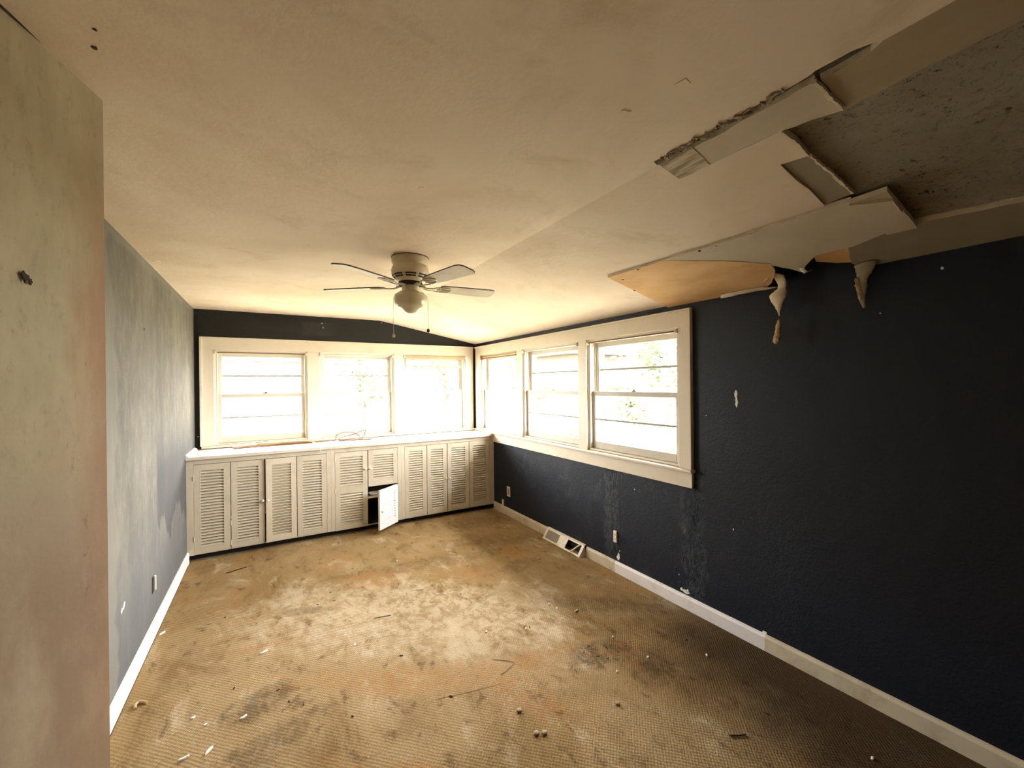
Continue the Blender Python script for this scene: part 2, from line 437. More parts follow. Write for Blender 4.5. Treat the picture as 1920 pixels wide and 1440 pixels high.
M['wood'] = simple('old_tan_wood', (0.50, 0.345, 0.175, 1), 0.65, (0.22, 0.12, 0.05, 1), 0.6, 14, 0.1)
M['wood_dark'] = simple('old_brown_wood', (0.20, 0.10, 0.045, 1), 0.6, (0.07, 0.035, 0.015, 1), 0.6, 14, 0.1)
M['blind'] = simple('yellowed_vinyl_blind', (0.42, 0.34, 0.22, 1), 0.5, (0.3, 0.22, 0.12, 1), 0.4, 10, 0)
M['cable'] = simple('brown_cable_rubber', (0.16, 0.075, 0.04, 1), 0.5, None, 0.3, 30, 0)
M['cable_grey'] = simple('grey_cable_rubber', (0.22, 0.19, 0.16, 1), 0.5, None, 0.3, 30, 0)
M['white_plastic'] = simple('ivory_plastic', (0.74, 0.68, 0.57, 1), 0.4, None, 0.3, 20, 0, 0.4)
M['register'] = simple('chipped_white_register_enamel', (0.70, 0.63, 0.52, 1), 0.45, (0.33, 0.25, 0.16, 1), 0.6, 22, 0.05, 0.4)
M['damper'] = simple('dusty_grey_damper', (0.22, 0.185, 0.14, 1), 0.7, None, 0.4, 30, 0)
M['flake'] = simple('white_paint_flake', (0.84, 0.81, 0.76, 1), 0.7, None, 0.2, 60, 0)
M['scrap_dark'] = simple('dark_leaf_scrap', (0.045, 0.03, 0.018, 1), 0.9, None, 0.4, 60, 0)
M['cork'] = simple('tan_bottle_cap', (0.33, 0.24, 0.14, 1), 0.6, None, 0.4, 60, 0)
M['plaster_edge'] = simple('broken_gypsum_edge', (0.72, 0.65, 0.52, 1), 0.95, (0.4, 0.32, 0.2, 1), 0.5, 30, 0.5)
M['attic'] = simple('dark_roof_boards', (0.03, 0.022, 0.016, 1), 0.95, None, 0.4, 8, 0)
M['siding'] = simple('pale_siding', (0.10, 0.098, 0.095, 1), 0.8, None, 0.2, 3, 0)
M['siding_peach'] = simple('peach_siding', (0.085, 0.066, 0.05, 1), 0.8, None, 0.2, 3, 0)
M['roofing'] = simple('grey_shingle', (0.085, 0.085, 0.09, 1), 0.9, None, 0.3, 8, 0)
M['dark_glass'] = simple('dark_window_glass', (0.045, 0.048, 0.055, 1), 0.6, None, 0.2, 4, 0)
M['bark'] = simple('grey_bark', (0.07, 0.058, 0.048, 1), 0.95, None, 0.5, 12, 0.2)


def leaf_mat(name, a, b):
    n = N(name, 0.7, 0.2)
    n.color(n.mix(n.ramp(n.noise(1.7, 3), 0.35, 0.65), a, b))
    return n.mat


M['leaf'] = leaf_mat('spring_leaf', (0.030, 0.042, 0.014, 1), (0.070, 0.085, 0.032, 1))
M['leaf_light'] = leaf_mat('pale_leaf', (0.060, 0.070, 0.030, 1), (0.11, 0.112, 0.06, 1))
n = N('pale_lawn', 0.95, 0.1)
n.color(n.mix(n.ramp(n.noise(0.6, 5), 0.4, 0.65), (0.26, 0.25, 0.16, 1), (0.36, 0.33, 0.27, 1)))
M['lawn'] = n.mat
# clear pane: sees through, with the surface reflection of glass
m = bpy.data.materials.new('clear_pane'); m.use_nodes = True
t = m.node_tree; t.nodes.remove(t.nodes['Principled BSDF'])
fr = t.nodes.new('ShaderNodeFresnel'); fr.inputs['IOR'].default_value = 1.45
tr = t.nodes.new('ShaderNodeBsdfTransparent'); tr.inputs['Color'].default_value = (0.96, 0.97, 0.96, 1)
gl = t.nodes.new('ShaderNodeBsdfGlossy'); gl.inputs['Roughness'].default_value = 0.02
mx = t.nodes.new('ShaderNodeMixShader')
ge = t.nodes.new('ShaderNodeNewGeometry'); sb = t.nodes.new('ShaderNodeMath'); sb.operation = 'SUBTRACT'; sb.inputs[0].default_value = 1.0
mu = t.nodes.new('ShaderNodeMath'); mu.operation = 'MULTIPLY'
t.links.new(ge.outputs['Backfacing'], sb.inputs[1]); t.links.new(sb.outputs[0], mu.inputs[0]); t.links.new(fr.outputs[0], mu.inputs[1])
t.links.new(mu.outputs[0], mx.inputs[0]); t.links.new(tr.outputs[0], mx.inputs[1]); t.links.new(gl.outputs[0], mx.inputs[2])
t.links.new(mx.outputs[0], t.nodes['Material Output'].inputs['Surface'])
M['glass'] = m

# ================================================================== ROOM SHELL
WT = 0.16                                      # wall thickness
TOP = 2.62                                     # underside of roof deck
BACK_OPEN = [(-0.417, 0.441), (0.552, 1.394), (1.501, 2.341)]
RIGHT_OPEN = [(4.08, 5.01), (3.00, 3.98), (1.93, 2.90)]
Z0, Z1 = 0.965, 1.930                          # window opening


def S(o, label, cat):
    return tag(o, label, cat, kind='structure')


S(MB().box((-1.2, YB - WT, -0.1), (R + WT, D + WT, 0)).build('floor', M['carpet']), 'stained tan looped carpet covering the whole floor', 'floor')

# window wall and right wall, each with three openings
def wall_with_holes(fn, u0, u1, holes):
    mb = MB()
    def bx(a, b, za, zb):
        p, q = fn(a, za, 0), fn(b, zb, -WT)
        mb.box(p, q)
    bx(u0, u1, 0, Z0); bx(u0, u1, Z1, TOP)
    cur = u0
    for a, b in sorted(holes):
        bx(cur, a, Z0, Z1); cur = b
    bx(cur, u1, Z0, Z1)
    return mb


def PB(u, z, n): return (u, D - n, z)          # back wall frame: u = x, n = into the room
def PR(u, z, n): return (R - n, u, z)          # right wall frame: u = y


S(wall_with_holes(PB, -0.9, R, BACK_OPEN).build('wall_back', M['charcoal']), 'charcoal painted wall above the long cabinets', 'wall')
wall_right = S(wall_with_holes(PR, YB - WT, D + WT, RIGHT_OPEN).build('wall_right', M['navy']), 'dark navy wall with blistered peeling paint', 'wall')

yb = 1.50
mb = MB()
ring = [(left_x(yb), yb), (left_x(D + 0.05), D + 0.05), (-0.9, D + 0.05), (-0.9, yb)]
mb.prism([(x, y, 0) for x, y in ring], [(x, y, TOP) for x, y in ring])
wall_left = S(mb.build('wall_left', M['grey_wall'], fix=True), 'patchy grey and blue-grey painted wall with stains', 'wall')
ring = [(-0.363, 1.545), (-0.72, 1.545), (-0.92, 1.45), (-0.92, 0.31), (-0.75, 0.31)]
mb = MB().prism([(x, y, 0) for x, y in ring], [(x, y, TOP) for x, y in ring])
wall_entry = S(mb.build('wall_entry', M['beige_wall'], fix=True), 'stained beige plaster wall end with reddish brown edge', 'wall')
S(MB().box((-0.92, YB - WT, 0), (-0.75, 0.34, TOP)).build('wall_entry_side', M['beige_wall']), 'beige plaster wall beside the entry', 'wall')
S(MB().box((-0.92, YB - WT, 0), (R, YB, TOP)).build('wall_front', M['beige_wall']), 'beige plaster wall behind the entry', 'wall')
S(MB().box((-1.0, YB - WT - 0.02, TOP), (R + WT + 0.02, D + WT + 0.02, TOP + 0.08)).build('roof', M['attic']), 'dark roof deck over the ceiling', 'roof')

# unseen overhang added to cut the high sky light at the windows
for a, b in (((-1.0, D + WT + .02, 2.14), (R + WT + 0.60, D + WT + 0.60, 2.22)), ((R + WT + .02, YB - WT, 2.14), (R + WT + 0.60, D + WT + .02, 2.22))):
    MB().box(a, b).build('added_sky_block', M['siding'], bpy.data.objects['roof'])
# ------------------------------------------------------------------ ceiling
def sheet(mb, poly, o0, o1, mi=0, side=None):
    return mb.prism([(x, y, slope_z(x) + o0) for x, y in poly], [(x, y, slope_z(x) + o1) for x, y in poly], mi, side)


mb = MB()
flat = [(-1.0, D + 0.02), (XK, D + 0.02), (XK, 1.04), (1.196, 1.03), (1.199, 0.9), (1.207, 0.8), (1.205, 0.70), (1.213, 0.62), (1.211, 0.55), (1.204, 0.525), (1.208, 0.45), (1.222, 0.415), (1.234, 0.40), (1.234, YB), (-1.0, YB)]
mb.prism([(x, y, ZC) for x, y in flat], [(x, y, ZC + 0.02) for x, y in flat])
slope = [(R + 0.01, D + 0.02), (XK, D + 0.02), (XK, 1.035), (1.345, 1.04), (1.355, 0.685), (1.44, 0.68), (1.52, 0.688), (1.512, 0.73), (1.505, 0.765),
         (1.62, 0.772), (1.70, 0.768), (1.845, 0.78), (1.849, 1.2), (1.846, 1.6), (1.845, 1.945), (2.15, 1.985), (2.50, 2.03)]
sheet(mb, slope, 0, 0.02)
ceiling = S(mb.build('ceiling', M['ceiling'], fix=True), 'yellowed cream ceiling that slopes down beside the navy wall', 'ceiling')

# old mouldy layer behind the fallen boards, open at the eaves
old = [(1.20, 2.1), (R + 0.01, 2.1), (R + 0.01, 1.45), (2.42, 1.36), (2.30, 1.25), (2.26, 1.16), (2.33, 1.1), (2.25, 1.02), (2.27, 0.92), (2.36, 0.87), (R + 0.01, 0.84), (R + 0.01, YB), (1.252, YB), (1.252, 0.545), (1.20, 0.56)]
sheet(MB(), old, 0.0205, 0.038).build('mouldy_plaster_layer', M['mould'], ceiling, fix=True)


def jag(poly, amp, keep=()):
    """subdivide a polygon and roughen it"""
    out = []
    for i, (a, b) in enumerate(zip(poly, poly[1:] + poly[:1])):
        L = math.hypot(b[0] - a[0], b[1] - a[1]); k = max(1, int(L / 0.035))
        for j in range(k):
            w = j / k; j_ = 0 if (j == 0 or i in keep) else amp
            out.append((a[0] + (b[0] - a[0]) * w + random.uniform(-j_, j_), a[1] + (b[1] - a[1]) * w + random.uniform(-j_, j_)))
    return out


def board(name, poly, o0, o1, mat, amp=0.004, label=None):
    mb = MB(); sheet(mb, jag(poly, amp), o0, o1, 0, 1)
    return tag(mb.build(name, [mat, M['plaster_edge']], ceiling, fix=True), label)


board('ceiling_board', [(1.85, 1.56), (1.855, 1.09), (1.85, 0.803), (1.853, 0.70), (2.169, 0.705), (2.22, 0.832), (2.218, 0.911), (2.222, 0.977), (2.287, 1.04), (2.373, 1.109),
                        (2.3, 1.131), (2.198, 1.181), (2.09, 1.281), (1.975, 1.413)], -0.010, 0.008, M['board'], 0.003, 'grey white board with torn paper edge')
board('brown_paper_board', [(1.846, 1.95), (1.853, 1.53), (1.96, 1.40), (2.08, 1.265), (2.19, 1.165), (2.292, 1.195), (2.42, 1.28), (2.484, 1.35), (2.484, 2.026)], -0.012, 0.004, M['brown_paper'], 0.002, 'board stripped to brown paper')
board('brown_paper_board', [(2.205, 0.99), (2.21, 0.911), (2.21, 0.83), (2.419, 0.90), (2.386, 0.959), (2.318, 1.019)], 0.004, 0.018, M['brown_paper'], 0.004)
board('ceiling_board', [(2.205, 0.85), (2.165, 0.70), (2.173, 0.609), (2.21, 0.35), (2.22, -0.4), (2.20, YB), (R, YB), (R, 0.391), (R, 0.56), (R, 0.733), (R, 0.894), (2.419, 0.914)], 0.0, 0.020, M['board_dark'], 0.003)
board('ceiling_board', [(1.850, 0.697), (1.845, 0.594), (2.173, 0.609), (2.17, 0.700)], -0.018, 0.0, M['board'], 0.002, 'small board patch hanging proud')
board('ceiling_board', [(1.508, 0.764), (1.524, 0.690), (1.833, 0.686), (1.847, 0.778)], 0.006, 0.021, M['board_dark'], 0.003)
board('ceiling_board', [(1.238, 0.90), (1.345, 0.915), (1.355, 0.685), (1.39, 0.545), (1.243, 0.545)], 0.0, 0.018, M['board'], 0.004)
board('streaked_board', [(1.232, 1.03), (1.343, 1.036), (1.346, 0.917), (1.236, 0.902)], -0.002, 0.018, M['streak'], 0.004, 'board with streaked torn paper fibres')
board('ceiling_board', [(1.250, 0.535), (1.397, 0.535), (1.386, 0.40), (1.380, 0.20), (1.375, -0.4), (1.37, YB), (1.235, YB), (1.234, 0.25), (1.236, 0.40), (1.250, 0.43)], 0.004, 0.0200, M['board_grime'], 0.003, 'long board left behind the torn edge')


def torn(path, w, o):
    """ragged white gypsum lip along a torn edge"""
    a, b = [], []
    for (p, q) in zip(path, path[1:]):
        k = max(2, int(math.hypot(q[0] - p[0], q[1] - p[1]) / 0.012))
        for j in range(k):
            t_ = j / k; x, y = p[0] + (q[0] - p[0]) * t_, p[1] + (q[1] - p[1]) * t_
            a.append((x + random.uniform(-.3, .3) * w, y + random.uniform(0.1, 0.9) * w)); b.append((x, y - random.uniform(0.1, 0.7) * w))
    mb = MB(); sheet(mb, a + b[::-1], o - 0.006, o + 0.004)
    mb.build('torn_edge', M['plaster_edge'], ceiling, fix=True)


torn([(1.239, 0.541), (1.264, 0.543), (1.318, 0.540), (1.40, 0.541)], 0.009, 0.0)
torn([(1.36, 0.682), (1.44, 0.678), (1.53, 0.686)], 0.007, 0.0)
torn([(1.53, 0.685), (1.664, 0.681), (1.835, 0.684)], 0.008, 0.006)
torn([(1.845, 0.70), (1.90, 0.598), (2.02, 0.604)], 0.004, -0.022)


def ribbon(name, pts, mat, parent, label=None, thick=0.004, crumple=0.0, bowf=0.35):
    """hanging strip: pts = (centre, half-width along y, twist)"""
    mb = MB(); rows = []
    fine = []
    for i in range(len(pts) - 1):
        for j in range(4):
            w = j / 4; a, b = pts[i], pts[i + 1]
            fine.append((Vector(a[0]).lerp(Vector(b[0]), w), a[1] + (b[1] - a[1]) * w, a[2] + (b[2] - a[2]) * w))
    fine.append((Vector(pts[-1][0]), pts[-1][1], pts[-1][2]))
    nc = 7
    F, Bk = [], []
    for c, hw, tw in fine:
        for k in range(nc):
            s = (k / (nc - 1) - 0.5) * 2
            bow = (1 - s * s) * hw * bowf
            d = Vector((math.sin(tw) * s * hw - math.cos(tw) * bow, math.cos(tw) * s * hw + math.sin(tw) * bow, 0))
            j = Vector([random.uniform(-crumple, crumple) for _ in range(3)])
            F.append(c + d + j); Bk.append(c + d + j + Vector((thick * math.cos(tw), -thick * math.sin(tw), 0)))
    nr = len(fine); vs = F + Bk; off = len(F); fs = []
    for i in range(nr - 1):
        for k in range(nc - 1):
            a = i * nc + k
            fs.append((a, a + 1, a + nc + 1, a + nc)); fs.append((off + a, off + a + nc, off + a + nc + 1, off + a + 1))
        for k in (0, nc - 1):
            a = i * nc + k; fs.append((a, a + nc, off + a + nc, off + a))
    for k in range(nc - 1):
        fs.append((k, off + k, off + k + 1, k + 1)); a = (nr - 1) * nc + k; fs.append((a, a + 1, off + a + 1, off + a))
    mb.add(vs, fs)
    return tag(mb.build(name, mat, parent, smooth=True, fix=True), label)


ribbon('peeling_strip', [((2.36, 1.290, 2.085), 0.016, 0.9), ((2.375, 1.262, 2.128), 0.030, 0.7), ((2.395, 1.232, 2.110), 0.034, 0.4), ((2.41, 1.222, 2.070), 0.026, 0.3), ((2.412, 1.226, 2.048), 0.024, 0.2), ((2.41, 1.244, 2.022), 0.048, 0.1),
                         ((2.405, 1.244, 1.992), 0.044, 0.2), ((2.40, 1.240, 1.958), 0.022, 0.3), ((2.40, 1.236, 1.930), 0.010, 0.3), ((2.40, 1.232, 1.898), 0.003, 0.3)], M['white_paper'], ceiling, 'cream torn paper strip hanging down', 0.004, 0.002)
ribbon('plaster_crumb', [((2.40, 1.236, 1.880), 0.004, 0.2), ((2.40, 1.240, 1.855), 0.010, 0.2), ((2.40, 1.247, 1.800), 0.015, 0.1), ((2.40, 1.254, 1.765), 0.018, 0.1), ((2.40, 1.254, 1.752), 0.006, 0.1)],
       M['crumb'], ceiling, 'brown flaking plaster on the end of the strip', 0.010, 0.003)
MB().tube([(2.40, 1.232, 1.903), (2.40, 1.235, 1.89), (2.40, 1.236, 1.877)], 0.0015, 6).build('paper_thread', M['wood_dark'], ceiling)
ribbon('peeling_strip', [((2.43, 0.865, 2.098), 0.045, 0.1), ((2.44, 0.872, 2.065), 0.035, 0.1), ((2.442, 0.880, 2.03), 0.021, 0.1), ((2.445, 0.886, 1.985), 0.020, 0.1), ((2.445, 0.886, 1.94), 0.013, 0.1), ((2.447, 0.878, 1.89), 0.004, 0.1)],
       M['board_dark'], ceiling, 'grey strip hanging down', 0.006, 0.002)
ribbon('plaster_crumb', [((2.437, 0.902, 2.035), 0.006, 0.1), ((2.437, 0.900, 2.0), 0.010, 0.1), ((2.437, 0.893, 1.955), 0.008, 0.1), ((2.437, 0.888, 1.93), 0.004, 0.1)], M['crumb'], ceiling, None, 0.006, 0.003)
ribbon('paper_curl', [((2.30, 1.08, 2.105), 0.012, 0.5), ((2.33, 1.07, 2.085), 0.016, 0.6), ((2.36, 1.06, 2.098), 0.01, 0.6)], M['white_paper'], ceiling, None, 0.003, 0.002)
ribbon('paper_curl', [((2.44, 1.47, 2.084), 0.13, 0.03), ((2.475, 1.45, 2.070), 0.17, 0.03)], M['white_paper'], ceiling, None, 0.003, 0.0025, 0.02)
# shreds of paint and paper along the groove beside the crease
rs_ = random.Random(23)
mb = MB(); mb2 = MB()
for k in range(60):
    y = rs_.uniform(0.60, 1.02); x = rs_.gauss(1.207, .006); a0 = rs_.uniform(0, 3.1); L_ = rs_.uniform(.005, .018); w = rs_.uniform(.002, .006)
    ring = [(x + math.cos(a0 + t_) * (L_ if i_ % 2 == 0 else w), y + math.sin(a0 + t_) * (L_ if i_ % 2 == 0 else w)) for i_, t_ in enumerate((0, 1.57, 3.14, 4.71))]
    (mb if k % 2 else mb2).prism([(p, q, ZC - rs_.uniform(.002, .007)) for p, q in ring], [(p, q, ZC + .002) for p, q in ring])
for m_, mt in ((mb, 'board_grime'), (mb2, 'board_dark')):
    q_ = m_.build('paint_shred', M[mt], ceiling, fix=True); q_['kind'] = 'stuff'
# nail pops and scuffs on the ceiling
for x, y, r_ in ((1.86, 1.45, .006), (1.87, 1.25, .007), (1.862, 1.08, .006), (1.866, 1.33, .005), (1.92, 1.9, .005), (2.1, 1.975, .005), (1.86, 1.72, .005)):
    mb = MB(); sheet(mb, [(x + r_ * math.cos(a) * random.uniform(.6, 1.3), y + r_ * 1.5 * math.sin(a)) for a in [k * math.pi / 3.5 for k in range(7)]], -0.014, -0.002)
    mb.build('nail_pop', M['gap'] if r_ < .0055 else M['plaster_edge'], ceiling, fix=True)
for x, y, r_ in ((-0.321, 1.312, .006), (-0.304, 1.245, .004)):
    ring = [(x + r_ * math.cos(a) * random.uniform(.5, 1.2), y + r_ * math.sin(a) * random.uniform(.5, 1.2)) for a in [k * math.pi / 4 for k in range(8)]]
    MB().prism([(p, q, ZC - .002) for p, q in ring], [(p, q, ZC + .001) for p, q in ring]).build('ceiling_pit', M['scrap_dark'], ceiling, fix=True)
for x, y, w in ((0.95, 0.72, .02), (0.91, 0.88, .016), (0.55, 1.62, .012), (-0.02, 3.0, .01), (-0.555, 3.35, .02), (-0.56, 3.1, .016)):
    ring = [(x + w * math.cos(a) * random.uniform(.5, 1.2), y + w * math.sin(a) * random.uniform(.5, 1.2)) for a in [k * math.pi / 4 for k in range(8)]]
    mb = MB().prism([(p, q, ZC - 0.002) for p, q in ring], [(p, q, ZC + 0.001) for p, q in ring])
    mb.build('paint_blister', M['ceiling'], ceiling, fix=True)
# ------------------------------------------------------------------ baseboards
def baseboard(mb, p0, p1, nx, ny, h, t):
    """profile with a rounded cap from p0 to p1; (nx, ny) points into the room"""
    prof = [(0, 0), (t, 0), (t, h * 0.80), (t * 0.85, h * 0.86), (t * 0.55, h * 0.94), (t * 0.45, h), (0, h)]
    a = [(p0[0] + nx * d, p0[1] + ny * d, z) for d, z in prof]; b = [(p1[0] + nx * d, p1[1] + ny * d, z) for d, z in prof]
    mb.prism(a, b)
    return mb


bl_ = empty('baseboard_left'); S(bl_, 'white baseboard along the grey wall', 'baseboard')
baseboard(MB(), (left_x(1.5), 1.5), (left_x(YF), YF), 1, 0, 0.097, 0.016).build('board', M['base_white'], bl_, fix=True)
gp = [(left_x(1.6), 1.6), (left_x(4.6), 4.6), (left_x(4.6) + .0185, 4.6), (left_x(1.6) + .0185, 1.6)]
MB().prism([(x, y, 0.0005) for x, y in gp], [(x, y, 0.003) for x, y in gp]).build('gap_shadow_strip', M['gap'], bl_, fix=True)  # dark strip standing in for the shadow along the baseboard foot
br_ = empty('baseboard_right'); S(br_, 'scuffed white baseboard along the navy wall', 'baseboard')
for y0, y1, mt in ((YF - 0.002, 3.52, 'base_dirty'), (2.93, 2.575, 'base_dirty'), (2.573, 1.37, 'base_cool'), (1.369, YB, 'base_dirty')):
    baseboard(MB(), (R, y0), (R, y1), -1, 0, 0.092, 0.015).build('board', M[mt], br_, fix=True)

# ================================================================== WINDOWS
def make_window(idx, fn, u0, u1, label, flip):
    root = empty('window_%d' % idx, fn((u0 + u1) / 2, Z0, 0)); S(root, label, 'window')
    inv = Matrix.Translation(-Vector(root.location))

    def put(mb, name, mat, parent=root, bevel=0.0, smooth=False):
        mb.v = [tuple(Vector(p) - Vector(root.location)) for p in mb.v]
        return mb.build(name, mat, parent, bevel=bevel, smooth=smooth)

    def bx(mb, a, b, za, zb, na, nb, mi=0): return mb.box(fn(a, za, na), fn(b, zb, nb), mi)
    # jamb lining and stops
    J = 0.018
    mb = MB()
    bx(mb, u0, u0 + J, Z0, Z1, 0.004, -WT); bx(mb, u1 - J, u1, Z0, Z1, 0.004, -WT)
    bx(mb, u0, u1, Z1 - J, Z1, 0.004, -WT); bx(mb, u0, u1, Z0 - .01, Z0 + 0.012, 0.0, -WT - 0.03)
    put(mb, 'frame', M['trim'], bevel=0.002)
    for a, b in ((u0 + J, u0 + J + 0.014), (u1 - J - 0.014, u1 - J)):
        put(bx(MB(), a, b, Z0 + .012, Z1 - J, -0.002, -0.026), 'stop_bead', M['sash'], bevel=0.002)
        put(bx(MB(), a, b, Z0 + .012, Z1 - J, -0.068, -0.076), 'parting_bead', M['sash'])
    put(bx(MB(), u0 + J, u1 - J, Z1 - J - 0.014, Z1 - J, -0.002, -0.026), 'stop_bead', M['sash'], bevel=0.002)
    a, b = u0 + J + 0.001, u1 - J - 0.001
    ZM = 1.455                                   # meeting rail centre

    def sash(name, za, zb, n0, n1, top, bot, mid):
        st = 0.046
        mb = MB()
        bx(mb, a, a + st, za, zb, n0, n1); bx(mb, b - st, b, za, zb, n0, n1)
        bx(mb, a + st, b - st, za, za + bot, n0, n1); bx(mb, a + st, b - st, zb - top, zb, n0, n1)
        s_ = put(mb, name, M['sash'], bevel=0.003)
        nm = (n0 + n1) / 2
        put(bx(MB(), a + st - .002, b - st + .002, mid - 0.008, mid + 0.008, n0 - 0.004, n1 + 0.004), 'muntin', M['storm'], s_)  # storm-frame grey puts the backlit darkness of the muntin into its colour
        for zz0, zz1 in ((za + bot - .003, mid - 0.006), (mid + 0.006, zb - top + .003)):
            put(bx(MB(), a + st - .003, b - st + .003, zz0, zz1, nm - 0.0015, nm + 0.0015), 'pane', M['glass'], s_)
        # glazing bead, a thin step round the glass
        return s_
    lo = sash('lower_sash', Z0 + 0.014, ZM + 0.022, -0.030, -0.066, 0.040, 0.062, 1.234)
    up = sash('upper_sash', ZM - 0.016, Z1 - J - .001, -0.078, -0.112, 0.050, 0.036, 1.664)
    um = (u0 + u1) / 2 + 0.02 * flip
    mb = MB(); bx(mb, um - .022, um + .022, ZM + .022, ZM + .030, -0.036, -0.062); bx(mb, um - .006, um + .018, ZM + .030, ZM + .042, -0.044, -0.060)
    put(mb, 'sash_lock', M['brass'], lo, bevel=0.002)
    # outer storm frame
    mb = MB()
    q0, q1 = -0.135, -0.150
    bx(mb, u0 + J, u0 + J + .035, Z0 + .012, Z1 - J, q0, q1); bx(mb, u1 - J - .035, u1 - J, Z0 + .012, Z1 - J, q0, q1)
    bx(mb, u0 + J + .035, u1 - J - .035, Z1 - J - .03, Z1 - J, q0, q1); bx(mb, u0 + J + .035, u1 - J - .035, Z0 + .012, Z0 + .045, q0, q1)
    bx(mb, u0 + J + .035, u1 - J - .035, ZM - .03, ZM - .012, q0, q1)
    put(mb, 'storm_frame', M['storm'])
    # old roller blind brackets at the upper corners
    for uu in (u0 + 0.006, u1 - 0.026):
        mb = MB(); bx(mb, uu, uu + .020, Z1 - .046, Z1 - .014, 0.032, 0.004); bx(mb, uu + .006, uu + .014, Z1 - .038, Z1 - .022, 0.036, 0.030)
        put(mb, 'blind_bracket', M['trim'], bevel=0.003)
    # portal so the sky is sampled through the opening
    ld = bpy.data.lights.new('window_portal', 'AREA'); ld.shape = 'RECTANGLE'
    ld.size = u1 - u0 - 0.04; ld.size_y = Z1 - Z0 - 0.04; ld.cycles.is_portal = True
    lo_ = bpy.data.objects.new('window_portal', ld); COL.objects.link(lo_)
    c = Vector(fn((u0 + u1) / 2, (Z0 + Z1) / 2, -WT - 0.01)); inward = Vector(fn(0, 0, 1)) - Vector(fn(0, 0, 0))
    lo_.location = c; lo_.rotation_euler = inward.to_track_quat('-Z', 'Y').to_euler()
    lo_['kind'] = 'helper'
    return root


wlab = ['double-hung window over the wooden blind slats, beside the grey wall', 'double-hung window behind the tangled cables on the worktop', 'double-hung window with a raised mini blind, in the corner',
        'double-hung window with a brown blind rail, next to the corner', 'double-hung window in the middle of the navy wall row', 'double-hung window next to the bare expanse of navy wall']
for i, (a, b) in enumerate(BACK_OPEN): make_window(i + 1, PB, a, b, wlab[i], 1)
for i, (a, b) in enumerate(RIGHT_OPEN): make_window(i + 4, PR, a, b, wlab[i + 3], -1)


def casing(idx, fn, o0, o1, ztop, zbot, opens, label, stool_z, apron, su0, su1, outer):
    root = empty('trim_%d' % idx); S(root, label, 'window trim')
    t = 0.020

    def pc(name, a, b, za, zb, na=0.0, nb=t, bv=0.002): return MB().box(fn(a, za, na), fn(b, zb, nb)).build(name, M['trim'], root, bevel=bv)
    ops = sorted(opens)
    pc('head_casing', o0, o1, Z1 - 0.004, ztop)
    pc('side_casing', o0, ops[0][0] + .004, zbot, Z1 - 0.004); pc('side_casing', ops[-1][1] - .004, o1, zbot, Z1 - 0.004)
    for (a, b), (c, d) in zip(ops, ops[1:]): pc('mullion_casing', b - .004, c + .004, zbot, Z1 - 0.004)
    # raised back band round the outside
    pc('back_band', o0 - .004, o1 + .004, ztop - 0.012, ztop + .004, 0, t + .010)
    if outer[0]: pc('back_band', o0 - .004, o0 + .018, zbot, ztop - .012, 0, t + .010)
    if outer[1]: pc('back_band', o1 - .018, o1 + .004, zbot, ztop - .012, 0, t + .010)
    pc('stool', su0, su1, stool_z - 0.022, stool_z, -0.03, t + 0.026, 0.006)
    if apron: pc('apron', su0 + .012, su1 - .004, apron, stool_z - .022, 0, t)
    return root


casing(1, PB, -0.527, 2.448, 2.048, 0.962, BACK_OPEN, 'cream casing framing the three windows above the cabinets', 0.962, None, -0.520, 2.462, (1, 0))
casing(2, PR, 1.835, 5.150, 2.042, 0.962, RIGHT_OPEN, 'cream casing framing the three windows in the navy wall', 0.962, 0.836, 1.822, 5.160, (1, 0))

# ------------------------------------------------------------------ things in the windows
def mini_blind():
    u0, u1 = 1.526, 2.318
    root = tag(empty('mini_blind', (0, 0, 0)), 'raised cream mini blind bunched at the top of the corner window', 'blind')
    MB().box(PB(u0, 1.876, -0.002), PB(u1, 1.912, 0.026)).build('headrail', M['blind'], root, bevel=0.002)
    for k in range(14):
        z = 1.800 + k * 0.0048
        MB().box(PB(u0 + .004, z, -0.002), PB(u1 - .004 , z + 0.0012, 0.023)).build('slat', M['blind'], root)
    MB().box(PB(u0 + .002, 1.772, 0.0), PB(u1 - .002, 1.786, 0.022)).build('bottom_rail', M['blind'], root, bevel=0.002)
    for u in (u0 + .1, (u0 + u1) / 2, u1 - .1):
        MB().tube([PB(u, 1.78, 0.024), PB(u, 1.88, 0.025)], 0.0015, 6).build('ladder_cord', M['blind'], root)
    MB().tube([PB(u0 + .10, 1.885, 0.030), PB(u0 + .101, 1.60, 0.032), PB(u0 + .102, 1.30, 0.032)], 0.0035, 8).build('wand', M['blind'], root, smooth=True)
    # a loose slat sagging below the bundle
    MB().tube([PB(u0 + .02, 1.795, 0.02), PB(u0 + .3, 1.778, 0.022), PB(u0 + .42, 1.762, 0.022), PB(u0 + .6, 1.780, 0.022), PB(u1 - .02, 1.795, 0.02)], 0.003, 6).build('loose_cord', M['blind'], root)


